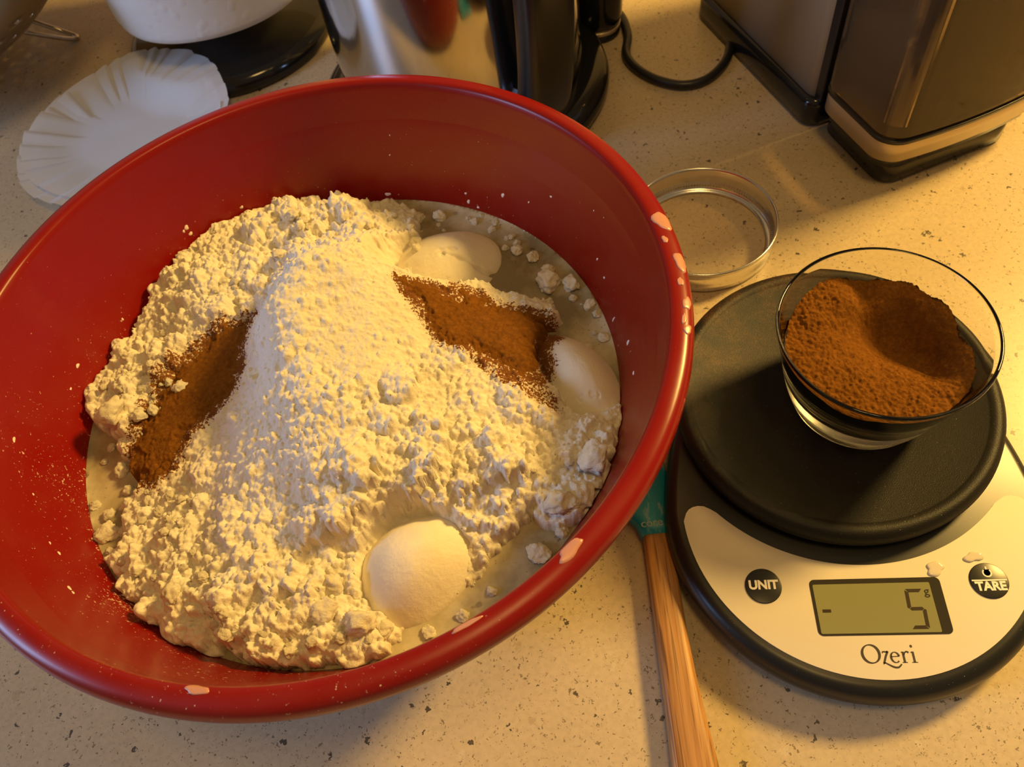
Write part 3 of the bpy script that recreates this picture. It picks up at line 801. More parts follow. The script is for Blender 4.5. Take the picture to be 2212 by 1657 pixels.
big = [
 (716, 1262, .0044, 'rounded flour lump left of the smooth front mound, uppermost of three'),
 (703, 1318, .0056, 'blocky angular flour lump just left of the smooth front mound'),
 (775, 1345, .0062, 'broad flour lump directly below the smooth front mound'),
 (830, 1358, .0044, 'flour lump touching the milk at the lower edge of the front mound'),
 (375, 1142, .0040, 'squared pale flour lump standing alone on the lower left slope'),
 (460, 1150, .0035, 'pointed flour lump on the lower left slope right of the squared one'),
 (224, 1155, .0050, 'largest flour lump floating in milk at the left wall'),
 (235, 1113, .0030, 'small upright flour lump floating just above the largest left one'),
 (206, 1092, .0026, 'small round flour lump floating nearest the left wall'),
 (230, 1198, .0028, 'small flour lump floating just below the largest left one'),
 (242, 888, .0074, 'big round flour lump in the milk at the far left'),
 (262, 1016, .0038, 'cinnamon-speckled flour lump in the milk beside the brown streak'),
 (240, 968, .0022, 'tiny flour lump in brown milk left of the cinnamon streak, upper one'),
 (225, 998, .0018, 'tiny flour lump in brown milk left of the cinnamon streak, lower one'),
 (1185, 607, .0072, 'wide wet flour lump in milk at the back right'),
 (1232, 612, .0048, 'lower flour lump joined to the right side of the wide wet one'),
 (1275, 658, .0032, 'small flour lump by the right wall below the wide wet one'),
 (1292, 678, .0024, 'tiny flour lump at the right wall above the speckled mound'),
 (1310, 727, .0030, 'oval flour lump in milk right of the speckled mound'),
 (1163, 1195, .0050, 'chunky flour lump in the milk at the front right'),
 (1230, 1160, .0034, 'flour lump half under the front right rim'),
 (1062, 1278, .0022, 'small flour cube in milk right of the front mound'),
 (1000, 1330, .0024, 'small flour lump in milk by the front rim'),
 (925, 1368, .0030, 'flour lump in milk against the front rim, leftmost there'),
 (905, 470, .0036, 'round flour lump in milk at the back wall, left one of a pair'),
 (950, 466, .0040, 'split round flour lump in milk at the back wall, right one of a pair'),
 (1026, 478, .0026, 'small flour lump in milk behind the cracked mound'),
 (1117, 541, .0036, 'flat wet flour lump in milk right of the cracked mound, upper'),
 (1150, 556, .0036, 'flat wet flour lump in milk right of the cracked mound, lower'),
 (1095, 515, .0018, 'tiny white flour lump in milk above the flat wet ones'),
 (1285, 985, .0062, 'large flour lump against the right wall'),
 (1290, 1045, .0040, 'flour lump low on the right wall edge of the pile'),
 (1265, 1075, .0060, 'round flour lump in the right front cluster'),
 (1205, 1085, .0060, 'broad flour lump at the left of the right front cluster'),
 (1235, 1110, .0040, 'small flour lump at the foot of the right front cluster'),
]
for px, py, r, lb in big:
    o = clump(px, py, r, lb)
edge_lumps = []
rd = random.Random(5)
# loose lumps along the ragged border of the pile
for k in range(150):
    reg = rd.choice([((320, 1240), (560, 1430), 'on the front left foot of the pile'), ((560, 1360), (860, 1430), 'on the front foot of the pile below the smooth mound'), ((220, 700), (400, 900), 'on the left edge of the pile behind the cinnamon streak'), ((400, 470), (620, 640), 'on the back left shoulder of the pile'),
                     ((620, 440), (860, 500), 'on the back edge of the pile'), ((1140, 960), (1340, 1120), 'in the right front cluster at the wall'), ((860, 440), (1130, 540), 'in the milk behind the cracked mound'), ((250, 1050), (420, 1260), 'at the left foot of the pile below the cinnamon streak'), ((1180, 560), (1340, 760), 'in the milk at the back right')])
    px = rd.uniform(reg[0][0], reg[1][0]); py = rd.uniform(reg[0][1], reg[1][1])
    x, y, _ = at(px, py, .076)
    if math.hypot(x-BC[0], y-BC[1]) > 0.119: continue
    clump(px, py, rd.uniform(.0010, .0027)*(1.0 if rd.random() < .8 else 1.5), 'small loose flour crumb '+reg[2], 'loose flour crumbs '+reg[2], sq=0.8)

# air bubbles on the milk
def bubble(px, py, r):
    x, y, _ = at(px, py, ZM)
    prof = [(r*math.cos(a), r*0.55*math.sin(a)) for a in [i*PI/2/6 for i in range(6)]]+[(0, r*0.55)]
    o = link('milk_bubble', lathe('milk_bubble', prof, 18), MAT['water'], loc=(x, y, ZM+0.0003))
    if r > .002: return tag(o, 'largest clear air bubble, on the milk at the front left wall', 'bubble')
    wh = 'along the back wall' if py < 550 else ('beside the right wall' if px > 1190 and py < 1000 else 'at the front right rim')
    return tag(o, 'tiny clear air bubble on the milk '+wh, 'bubble', 'air bubbles '+wh)
for px, py, r in [(483, 1437, .0026), (872, 445, .0014), (984, 462, .0013), (1074, 483, .0008), (1082, 487, .0009), (1060, 478, .0006), (1035, 1306, .0012), (1022, 1312, .0007), (1208, 1168, .0009), (1200, 1162, .0006), (1283, 682, .0006), (1150, 540, .0012)]:
    bubble(px, py, r)

# ================================================================== kitchen scale
SC = (0.1486, 0.1807); SA = math.radians(-11.4)
scale = empty('kitchen_scale', (*SC, 0), SA, label='black and silver digital kitchen scale with round platform and grey-green display', cat='scale')
def scale_outline(off=0.0, n=120):
    """front: circle about (0,-.054); back: tucks in behind the platform"""
    out = []
    for i in range(n):
        a = 2*PI*i/n; c_, s_ = math.cos(a), math.sin(a)
        R1 = 0.0835-off
        if s_ < 0: out.append((R1*c_, -0.054+R1*s_))
        else:
            # upper half: stretched to the back
            e = 0.128-off
            x = (R1)*abs(c_)**0.80*(1 if c_ >= 0 else -1)
            out.append((x*(1-0.10*s_), -0.054+e*s_**1.05))
    return out
L = []
for off, z in ((.010, .0015), (.004, .003), (.0012, .007), (0, .0125), (.0006, .0165), (.0022, .0195), (.0045, .0210), (.0065, .0214)):
    L.append([(x, y, z) for x, y in scale_outline(off)])
link('base', loft('base', L), MAT['blackdust'], scale)
for fx, fy in ((-.05, -.10), (.05, -.10), (-.04, .04), (.04, .04)):
    link('foot', lathe('foot', [(0, 0), (.006, 0), (.006, .0022), (0, .0022)], 20), MAT['black'], scale, loc=(fx, fy, 0))
# platform: shallow dish with a rounded collar and a recessed textured disc
PZ = 0.0350
plat_prof = [(0.0, .0235), (.060, .0235), (.0715, .0240), (.0745, .0262), (.0752, .0295), (.0745, .0328), (.0728, .0347), (.0708, .0353), (.0690, .0350), (.0676, .0343), (.0668, .0338), (0, .0338)]
link('platform', lathe('platform', plat_prof, 144), MAT['platform'], scale)
link('platform_seat', lathe('platform_seat', [(0, .0205), (.0625, .0205), (.0640, .0222), (.0625, .0242), (0, .0242)], 96), MAT['black'], scale)
# crescent face panel
def crescent():
    Ri, Ro, n = 0.0815, 0.0754, 70
    a0 = -math.asin(.0045/Ro); outer = []
    for i in range(n+1):
        a = PI-a0+(PI+2*a0)*i/n
        outer.append((Ro*math.cos(a), -.054+Ro*math.sin(a)))
    tipR = [(.0739, -.0548), (.0726, -.0530), (.0706, -.0518), (.0682, -.0513), (.0655, -.0516), (.0628, -.0531)]
    b = math.asin(.0602/Ri); inner = [(Ri*math.sin(b-2*b*i/n), -Ri*math.cos(b-2*b*i/n)) for i in range(n+1)]
    return outer+tipR+inner+[(-x, y) for x, y in tipR[::-1]]
CR = crescent()
def flat_shape(name, loop, z0, th):
    bm = bmesh.new(); vs = [bm.verts.new((x, y, z0+th)) for x, y in loop]
    f = bm.faces.new(vs); bmesh.ops.triangulate(bm, faces=[f])
    vb = [bm.verts.new((x, y, z0)) for x, y in loop]; n = len(loop)
    for i in range(n): bm.faces.new((vs[i], vs[(i+1) % n], vb[(i+1) % n], vb[i]))
    bmesh.ops.recalc_face_normals(bm, faces=bm.faces[:])
    me = bpy.data.meshes.new(name); bm.to_mesh(me); bm.free(); return me
Z1 = 0.0214
pan = link('face_panel', flat_shape('face_panel', CR, Z1-0.0002, 0.0006), MAT['panel'], scale, smooth=False, label='silver crescent panel')
Z2 = Z1+0.0004
disp = link('display', flat_shape('display', rrect(-.0252, .0283, -.1116, -.0876, .0022), Z2-0.0001, .0003), MAT['lcdframe'], scale, smooth=False, label='dark framed display window')
link('screen', flat_shape('screen', rrect(-.0240, .0238, -.1108, -.0898, .0006), Z2+0.0001, .0002), MAT['lcd'], disp, smooth=False, label='grey-green display screen')
Z3 = Z2+0.00032
def seg(pts, parent, mat, name='digit', z=Z3, th=0.0001):
    return link(name, flat_shape(name, pts, z, th), MAT[mat], parent, smooth=False)
# minus sign and the 5 as one mesh of bevelled bars
def bars(name, polys, z, th, mat, parent, **k):
    bm = bmesh.new()
    for P in polys:
        vs = [bm.verts.new((x, y, z+th)) for x, y in P]; vb = [bm.verts.new((x, y, z)) for x, y in P]; n = len(P)
        f = bm.faces.new(vs)
        for i in range(n): bm.faces.new((vs[i], vs[(i+1) % n], vb[(i+1) % n], vb[i]))
        bmesh.ops.triangulate(bm, faces=[f])
    bmesh.ops.recalc_face_normals(bm, faces=bm.faces[:])
    me = bpy.data.meshes.new(name); bm.to_mesh(me); bm.free()
    return link(name, me, MAT[mat], parent, smooth=False, **k)
bars('minus_sign', [[(-.0218, -.1019), (-.0184, -.1019), (-.0184, -.1006), (-.0218, -.1006)]], Z3, .0001, 'inkseg', disp)
def seven(x0, y0, w_, h, t, sl):
    def sk(x, y): return (x0+x+sl*y, y0+y)
    m = h/2; g = 0.00012
    out = []
    out.append([sk(g+t*.2, h-g*0), sk(w_-g-t*.2, h), sk(w_-t-g, h-t), sk(t+g, h-t)])                          # top
    out.append([sk(0, h-g-t*.3), sk(t, h-t-g), sk(t, m+t*.5+g), sk(t*.5, m+g), sk(0, m+t*.3+g)])                  # upper left
    out.append([sk(t*.5+g, m), sk(t+g, m+t*.5), sk(w_-t-g, m+t*.5), sk(w_-t*.5-g, m), sk(w_-t-g, m-t*.5), sk(t+g, m-t*.5)])  # middle
    out.append([sk(w_-t, t+g), sk(w_-t, m-t*.5-g), sk(w_-t*.5, m-g), sk(w_, m-t*.3-g), sk(w_, g+t*.2)])           # lower right
    out.append([sk(t*.2+g, 0), sk(t+g, t), sk(w_-t-g, t), sk(w_-t*.2-g, 0)])                                      # bottom
    return out
bars('digit', seven(.0122, -.1094, .0072, .0168, .0014, 0.055), Z3, .0001, 'inkseg', disp)

def text_mesh(txt, size, bold=0.0, extrude=0.0):
    cu = bpy.data.curves.new('t', 'FONT'); cu.body = txt; cu.size = size; cu.offset = bold; cu.extrude = extrude
    cu.align_x = 'CENTER'; cu.align_y = 'CENTER'; cu.resolution_u = 6
    o = bpy.data.objects.new('t', cu); C.objects.link(o); bpy.context.view_layer.update()
    me = bpy.data.meshes.new_from_object(o.evaluated_get(bpy.context.evaluated_depsgraph_get()))
    bpy.data.objects.remove(o); me.materials.clear(); return me
def letters(name, txt, size, loc, parent, mat, bold=0.0, sx=1.0, **k):
    me = text_mesh(txt, size, bold, 0.00005)
    o = link(name, me, MAT[mat], parent, smooth=False, loc=loc, **k); o.scale = (sx, 1, 1); return o
letters('unit_symbol', 'g', .0050, (.0218, -.0937, Z3+.0001), disp, 'inkseg')
def disc(r, n=48): return [(r*math.cos(2*PI*i/n), r*math.sin(2*PI*i/n)) for i in range(n)]
b1 = link('button', slab('button', disc(.0077), 0, .0006, .0003), MAT['button'], scale, loc=(-.0445, -.0898, Z2), label='round black button marked UNIT')
letters('button_lettering', 'UNIT', .0054, (0, 0.0002, .00068), b1, 'white', bold=.00022, sx=0.98)
b2 = link('button', slab('button', disc(.0077), 0, .0006, .0003), MAT['button'], scale, loc=(.0479, -.0898, Z2), label='round black button marked TARE with a power symbol')
letters('button_lettering', 'TARE', .0052, (0, -.0026, .00068), b2, 'white', bold=.00022, sx=0.98)
bars('divider', [[(-.0070, -.0002), (.0070, -.0002), (.0070, .0004), (-.0070, .0004)]], .00062, .0001, 'white', b2)
def arc_ring(cx, cy, r, t, a0, a1, n=26):
    out = []
    for i in range(n+1):
        a = a0+(a1-a0)*i/n; out.append((cx+(r+t/2)*math.cos(a), cy+(r+t/2)*math.sin(a)))
    for i in range(n, -1, -1):
        a = a0+(a1-a0)*i/n; out.append((cx+(r-t/2)*math.cos(a), cy+(r-t/2)*math.sin(a)))
    return out
bars('power_symbol', [arc_ring(0, .0033, .00165, .00062, PI/2+.75, PI/2+2*PI-.75), [(-.00032, .0036), (.00032, .0036), (.00032, .0060), (-.00032, .0060)]], .00064, .0001, 'white', b2)

# serif wordmark, drawn stroke by stroke
def stroke(pts, widths):
    P = [Vector((*p, 0)) for p in pts]; Lh, Rh = [], []
    for i in range(len(P)):
        t = (P[min(i+1, len(P)-1)]-P[max(i-1, 0)]).normalized(); nrm = Vector((-t.y, t.x, 0)); w_ = widths[i]/2
        Lh.append((P[i]+nrm*w_)[:2]); Rh.append((P[i]-nrm*w_)[:2])
    return [tuple(p) for p in Lh]+[tuple(p) for p in Rh[::-1]]
def wordmark():
    polys = []; quads = []
    def ring(cx, cy, rx, ry, t0, t1, tilt, a0=0, a1=2*PI, n=40, end=None):
        # contrast ring: stroke width varies with the angle, drawn as separate quads
        for i in range(n):
            q = []
            for a in (a0+(a1-a0)*i/n, a0+(a1-a0)*(i+1)/n):
                w_ = t0+(t1-t0)*abs(math.cos(a-tilt))**1.5
                if end and a > a1-0.5: w_ = w_+(end-w_)*(a-(a1-0.5))/0.5
                q.append((a, w_))
            (A, wa), (B, wb) = q
            quads.append([(cx+(rx+wa/2)*math.cos(A), cy+(ry+wa/2)*math.sin(A)), (cx+(rx+wb/2)*math.cos(B), cy+(ry+wb/2)*math.sin(B)),
                          (cx+(rx-wb/2)*math.cos(B), cy+(ry-wb/2)*math.sin(B)), (cx+(rx-wa/2)*math.cos(A), cy+(ry-wa/2)*math.sin(A))])
    def st(pts, ws):
        for i in range(len(pts)-1):
            quads.append(stroke(pts[i:i+2], ws[i:i+2]))
    def cv(pts, w0, w1, n=7, mid=None):
        c = [tuple(v)[:2] for v in spline([(*p, 0) for p in pts], n)]; m = len(c)
        ws = []
        for i in range(m):
            t = i/(m-1)
            ws.append((w0*(1-t)+w1*t) if mid is None else (w0+(mid-w0)*2*t if t < .5 else mid+(w1-mid)*(2*t-1)))
        st(c, ws)
    # units: cap height 1.0, baseline 0
    ring(0.50, 0.47, 0.47, 0.46, 0.06, 0.165, 0.25)                        # O
    cv([(1.14, 0.50), (1.18, 0.57), (1.29, 0.565), (1.44, 0.56)], .06, .09)         # z top
    cv([(1.46, 0.60), (1.29, 0.33), (1.12, -0.02)], .115, .115)                        # z diagonal
    cv([(1.09, -0.06), (1.17, 0.02), (1.37, -0.08), (1.62, -0.20), (1.85, -0.22), (2.03, -0.10), (2.07, -0.05)], .05, .06, mid=.11)  # z swash
    ring(1.80, 0.28, 0.225, 0.26, 0.05, 0.13, 0.1, 0.22, 2*PI-0.75, 30)            # e bowl
    cv([(1.59, 0.315), (2.03, 0.335)], .05, .05)                                   # e bar
    cv([(2.16, 0.52), (2.25, 0.55)], .03, .06); st([(2.27, 0.56), (2.27, 0.02)], [.13, .13]); st([(2.14, 0.02), (2.42, 0.02)], [.045, .045])  # r stem
    cv([(2.30, 0.38), (2.38, 0.52), (2.50, 0.56), (2.58, 0.50)], .05, .11)           # r arm
    cv([(2.68, 0.50), (2.78, 0.55)], .03, .06); st([(2.81, 0.56), (2.81, 0.02)], [.13, .13]); st([(2.66, 0.02), (2.98, 0.02)], [.045, .045])  # i stem
    quads.append([(2.79+.075*math.cos(a), 0.83+.075*math.sin(a)) for a in [2*PI*k/14 for k in range(14)]])
    s_ = 0.0079
    return [[((x-1.5)*0.0071+0.0010, y*s_-.1228) for x, y in q] for q in quads]
bars('wordmark', wordmark(), Z2+.00001, .00003, 'ink', scale, label='dark serif lettering reading Ozeri')
# water spots on the panel
for k, (px, py, rx, ry) in enumerate([(2020, 1228, .0042, .0030), (2103, 1203, .0040, .0024)]):
    x, y, _ = at(px, py, .022); dx, dy = x-SC[0], y-SC[1]
    lx = dx*math.cos(-SA)-dy*math.sin(-SA); ly = dx*math.sin(-SA)+dy*math.cos(-SA)
    link('water_drop', patch('water_drop', (lx, ly), rx, ry, 0.3, 0.0006, lambda X, Y: Z2+0.0001, 70+k, wob=.3), MAT['waterspot'], scale)

# ================================================================== glass cup with cinnamon
CC = (0.1580, 0.1765); CZ = 0.0339
cup = empty('glass_cup', (*CC, CZ), 0, label='small clear glass custard cup of cinnamon standing on the scale', cat='glass cup')
op = [(0, .0012), (.022, .0012), (.0265, 0.0), (.0295, .0003), (.0308, .0018), (.0305, .0036), (.0318, .0046), (.0316, .0064), (.0330, .0076), (.0328, .0094), (.0341, .0106), (.0340, .0124), (.0352, .0140), (.0372, .0215), (.0398, .0330), (.0420, .0410), (.0434, .0470), (.0442, .0506), (.0447, .0517), (.0446, .0524), (.0440, .0528), (.0434, .0526)]
ip = [(.0431, .0519), (.0425, .0495), (.0410, .0440), (.0388, .0370), (.0362, .0300), (.0325, .0230), (.0270, .0165), (.0180, .0120), (0, .0105)]
link('cup_body', lathe('cup_body', op+ip, 144), MAT['glass'], cup)
a_ = np.linspace(-.0402, .0402, 236); Xc, Yc = np.meshgrid(a_, a_)
cc_px = [(1700, 700, .0705), (1705, 800, .0700), (1760, 850, .0700), (1850, 888, .0700), (1950, 898, .0705), (2050, 865, .0710), (2105, 800, .0710), (2118, 765, .0705), (2070, 690, .0700), (1990, 645, .0700), (1880, 625, .0690), (1800, 615, .0740), (1745, 640, .0735),
         (1760, 680, .0725), (1840, 650, .0715), (1868, 648, .0670), (1760, 740, .0700), (1800, 760, .0680), (1850, 700, .0625), (1900, 720, .0570), (1960, 740, .0550), (2020, 770, .0555), (1950, 690, .0610), (1905, 660, .0680), (2040, 730, .0640), (2075, 760, .0690),
         (1880, 780, .0630), (1960, 800, .0600), (2030, 815, .0630), (1850, 800, .0690), (1920, 840, .0690), (2000, 850, .0705), (2060, 825, .0700), (1830, 840, .0700), (1980, 650, .0695), (2030, 685, .0695)]
Hc = tps([at(*p) for p in cc_px], Xc+CC[0], Yc+CC[1], 1e-4, 0.03)
f1, f2 = worley(Xc*420, Yc*420, 3); g1, _ = worley(Xc*1000, Yc*1000, 4)
sm = np.exp(-(((Xc+CC[0]-at(1900, 700, .06)[0])**2+(Yc+CC[1]-at(1900, 700, .06)[1])**2)/(2*.013**2)))
Hc = Hc + (1-.75*sm)*(.0014*(.5-f1)+.0005*(.5-g1)+.0022*(fbm(Xc*180, Yc*180, 8)-.5))+.0005*(fbm(Xc*900, Yc*900, 18, 2)-.5)
rc = np.hypot(Xc, Yc)
ipz = [p[1] for p in ip[::-1]]; ipr = [p[0] for p in ip[::-1]]
lim = np.interp(Hc-CZ, ipz, ipr)-.0004
kk = np.where(rc > lim, lim/np.maximum(rc, 1e-9), 1)
Xs, Ys = Xc*kk, Yc*kk
cin_me = gridmesh('cinnamon_powder', Xs, Ys, Hc-CZ, rc < lim+.0006)
# closed body: top surface plus the powder's side against the glass
bm = bmesh.new(); bm.from_mesh(cin_me)
be = [e for e in bm.edges if e.is_boundary]
ret = bmesh.ops.extrude_edge_only(bm, edges=be)
nv = [v for v in ret['geom'] if isinstance(v, bmesh.types.BMVert)]
zlev = [.028, .018, .010]
def ring_to(vs, z):
    R = np.interp(z, ipz, ipr)-.0004
    for v in vs:
        r = math.hypot(v.co.x, v.co.y); v.co.x *= R/r; v.co.y *= R/r; v.co.z = z
ring_to(nv, .028)
for z in (.022, .0165, .0130):
    es = [e for e in bm.edges if e.is_boundary]
    ret = bmesh.ops.extrude_edge_only(bm, edges=es); nv = [v for v in ret['geom'] if isinstance(v, bmesh.types.BMVert)]; ring_to(nv, z)
es = [e for e in bm.edges if e.is_boundary]; bmesh.ops.holes_fill(bm, edges=es, sides=0)
bmesh.ops.recalc_face_normals(bm, faces=bm.faces[:]); bm.to_mesh(cin_me); bm.free()
link('cinnamon_powder', cin_me, MAT['cinnamon'], loc=(*CC, CZ), label='hollowed heap of ground cinnamon inside the small glass cup', cat='cinnamon', kind='stuff')

# ================================================================== spatula
ax = Vector((0.0135, 0.099, 0)).normalized(); sx_ = Vector((ax.y, -ax.x, 0))
sp_o = Vector((0.0513, 0.1392, 0.0))
spat = empty('spatula', tuple(sp_o), math.atan2(ax.y, ax.x)-PI/2, label='bamboo handled spatula with teal silicone head, lying between the bowl and the scale', cat='spatula')
def rods(name, secs, n=20):
    """secs: (y, xc, halfwidth, z centre, halfthick, power)"""
    L = []
    for y, xc, hw, zc, ht in secs:
        loop = []
        for i in range(n):
            a = 2*PI*i/n; c_, s_ = math.cos(a), math.sin(a)
            loop.append((xc+hw*abs(c_)**.65*(1 if c_ >= 0 else -1), y, zc+ht*abs(s_)**.65*(1 if s_ >= 0 else -1)))
        L.append(loop)
    return loft(name, L)
link('handle', rods('handle', [(.002, 0, .0066, .0068, .0048), (-.02, 0, .0068, .0068, .0046), (-.045, -.0002, .0070, .0066, .0045), (-.065, 0, .0076, .0066, .0045), (-.085, .0006, .0086, .0066, .0045),
                               (-.105, .0012, .0100, .0066, .0046), (-.135, .0014, .0120, .0066, .0046), (-.170, .0014, .0135, .0066, .0046), (-.190, .0014, .0125, .0066, .0044), (-.198, .0014, .0080, .0066, .0030)], 28), MAT['bamboo'], spat)
hd = link('head', rods('head', [(0, 0, .0073, .0070, .0055), (.006, -.0010, .0082, .0070, .0055), (.012, -.0030, .0110, .0068, .0053), (.020, -.0055, .0150, .0062, .0048), (.030, -.0090, .0190, .0055, .0040), (.055, -.0120, .0205, .0045, .0030), (.085, -.0140, .0205, .0035, .0020), (.095, -.0150, .0190, .0030, .0014)], 28), MAT['teal'], spat, label='teal silicone head')
tm = letters('embossed_lettering', 'core', .0056, (-.0018, .0050, .01262), spat, 'teal_mark', bold=.0001); tm.rotation_euler = (0, 0, math.radians(2))  # raised lettering coloured a paler, greyer teal than the head

# ================================================================== jar ring
ring = empty('jar_ring', (0.1303, 0.3200, 0), 0, label='silver metal screw ring from a canning jar, lying open side up behind the scale', cat='jar ring')
NR = 220
rp = [(.0378, .0016), (.0378, .0006), (.0392, 0.0), (.0410, .0002), (.0420, .0010), (.0416, .0022), (.0420, .0036), (.0425, .0052), (.0418, .0066), (.0426, .0082), (.0418, .0100), (.0422, .0120), (.0424, .0148), (.0431, .0158), (.0433, .0167), (.0427, .0172), (.0420, .0168),
      (.0416, .0156), (.0415, .0130), (.0410, .0112), (.0416, .0098), (.0409, .0082), (.0416, .0066), (.0409, .0052), (.0414, .0036), (.0410, .0022), (.0398, .0014)]
link('band', lathe('band', rp, NR, closed=True), MAT['ring'], ring)
# knurled bead: small upright ribs inside
bm = bmesh.new()
for k in range(150):
    a = 2*PI*k/150
    for r, z0, z1 in ((.0407, .0040, .0062),):
        t = .00035; c_, s_ = math.cos(a), math.sin(a)
        vs = []
        for rr, z in ((r-.0004, z0), (r-.0004, z1), (r+.0008, z1), (r+.0008, z0)):
            for q in (-t, t): vs.append(bm.verts.new((rr*c_-q*s_, rr*s_+q*c_, z)))
        for f in ((0, 1, 3, 2), (2, 3, 5, 4), (6, 7, 1, 0), (0, 2, 4, 6), (1, 7, 5, 3)): bm.faces.new([vs[i] for i in f])
me = bpy.data.meshes.new('knurling'); bm.to_mesh(me); bm.free()
link('knurling', me, MAT['ring'], ring, smooth=False, kind='stuff')

# ================================================================== coffee filters
TC = (-.1610, .6430)
def filter_mesh(seed, R, cx, cy, lift):
    r_ = random.Random(seed); K = 27; bounds = [0.0]
    for k in range(K): bounds.append(bounds[-1]+r_.uniform(.45, 1.7))
    bounds = [b/bounds[-1]*2*PI for b in bounds]
    angs = []
    for k in range(K):
        a0, a1 = bounds[k], bounds[k+1]
        for q, u in ((0.0, 0.0), (0.05, 1.0), (0.30, .85), (0.62, .5), (0.95, .08)): angs.append((a0+(a1-a0)*q, u, k))
    ns = 26; n = len(angs); V = [(0, 0, lift+.0008)]; F = []
    hts = [r_.uniform(.0006, .0030) for _ in range(K)]; rad = [r_.uniform(.992, 1.008) for _ in range(K)]
    st = [r_.uniform(.40, .62) for _ in range(K)]
    for s_ in range(1, ns+1):
        q = s_/ns
        for a, u, k in angs:
            t = max(0, (q-st[k])/(1-st[k])); tt = max(0, (q-.5)/.5)
            rr = R*q*(1+(rad[k]-1)*t)
            aa = a+0.03*math.sin(5*a+seed+q*4)*t
            x, y = rr*math.cos(aa), rr*math.sin(aa)
            z = lift+.0008+.009*tt**1.4+u*hts[k]*min(1, t*1.8)+.0008*math.sin(3*a+seed)*q
            # lies over the edge of the towel holder's base at the back
            dh = math.hypot(x+cx-TC[0], y+cy-TC[1])
            z = max(z, lift+.0150+.0010+u*hts[k]*t) if dh < .086 else z+ (max(0, lift+.0160-z))*max(0, 1-(dh-.086)/.022)**2
            V.append((x, y, z))
    for i in range(n): F.append((0, 1+i, 1+(i+1) % n))
    for s_ in range(ns-1):
        for i in range(n):
            j_ = (i+1) % n; F.append((1+s_*n+i, 1+s_*n+j_, 1+(s_+1)*n+j_, 1+(s_+1)*n+i))
    return recalc(mesh('coffee_filter', V, F))
f1_ = link('coffee_filter', filter_mesh(3, .0785, -.2385, .5400, .0026), MAT['filter'], smooth=True, loc=(-.2385, .5400, 0), label='white fluted paper coffee filter behind the red bowl, uppermost of two nested', cat='coffee filter')
f2_ = link('coffee_filter', filter_mesh(8, .0775, -.2430, .5330, .0004), MAT['filter'], smooth=True, loc=(-.2430, .5330, 0), label='white fluted paper coffee filter nested underneath, edge peeking out front left', cat='coffee filter')

# ================================================================== paper towel on its holder
TC = (-.1610, .6430)
hold = empty('paper_towel_holder', (*TC, 0), 0, label='glossy black round paper towel holder behind the coffee filter', cat='towel holder')
link('holder_base', lathe('holder_base', [(0, 0), (.0810, 0), (.0840, .0020), (.0846, .0060), (.0830, .0100), (.0800, .0125), (.0770, .0140), (.0760, .0145), (.030, .0170), (.026, .038), (.012, .0440), (0, .0440)], 120), MAT['gloss'], hold)
link('pole', lathe('pole', [(0, .034), (.006, .034), (.006, .318), (.010, .322), (.011, .330), (.007, .338), (0, .340)], 32), MAT['gloss'], hold)
roll = empty('paper_towel_roll', (TC[0]+.0005, TC[1]+.004, .0440), 0, label='white quilted paper towel roll standing on the black holder', cat='paper towels')
Vt = []; Ft = []
NA, NZ = 360, 60; Rr = .0800
for iz in range(NZ+1):
    z = .275*iz/NZ
    for ia in range(NA):
        a = 2*PI*ia/NA; r = Rr+.0006*math.sin(a+1)+.0004*math.sin(5*a)
        if iz in (0, NZ): r -= .0012
        Vt.append((r*math.cos(a), r*math.sin(a), z+.0004*math.sin(3*a)*(1 if iz == 0 else 0)))
for iz in range(NZ):
    for ia in range(NA):
        j = (ia+1) % NA; Ft.append((iz*NA+ia, iz*NA+j, (iz+1)*NA+j, (iz+1)*NA+ia))
nb = len(Vt)
for iz, z in ((0, .0), (NZ, .275)):
    for ia in range(NA): a = 2*PI*ia/NA; Vt.append((.021*math.cos(a), .021*math.sin(a), z))
for q, iz in enumerate((0, NZ)):
    for ia in range(NA):
        j = (ia+1) % NA; Ft.append((iz*NA+ia, iz*NA+j, nb+q*NA+j, nb+q*NA+ia))
link('towel_sheets', recalc(mesh('towel_sheets', Vt, Ft)), MAT['towel'], roll)
link('cardboard_core', lathe('cardboard_core', [(.0205, .001), (.0205, .274), (.0190, .274), (.0190, .001)], 48, closed=True), plain('cardboard', (.35, .24, .14), .8), roll)

# ================================================================== kettle, base, cord, cylinder
KC = (.0140, .5060)
kb = empty('heating_stand', (*KC, 0), 0, label='round glossy black power base under the steel kettle', cat='kettle base')
link('base_disc', lathe('base_disc', [(0, 0), (.098, 0), (.1030, .0030), (.1040, .0080), (.1020, .0130), (.0970, .0165), (.0900, .0180), (0, .0185)], 120), MAT['gloss'], kb)
ket = empty('kettle', (.0160, .5120, .0186), 0, label='brushed steel electric kettle with a black handle standing behind the red bowl', cat='kettle')
kp_ = [(0, .001), (.080, .001), (.0820, .003), (.0836, .008), (.0846, .020), (.0850, .045), (.0845, .080), (.0835, .115), (.0790, .155), (.0730, .190), (.0690, .205), (.0660, .210), (0, .212)]
link('kettle_body', lathe('kettle_body', kp_, 144), MAT['kettle'], ket)
link('base_trim', lathe('base_trim', [(.0790, 0), (.0838, .0005), (.0846, .0040), (.0842, .0078), (.0828, .0080), (.079, .002)], 120, closed=True), MAT['black'], ket)
link('lid', lathe('lid', [(.064, .209), (.062, .216), (.045, .226), (.016, .230), (.015, .240), (.012, .246), (0, .248)], 64), MAT['black'], ket)
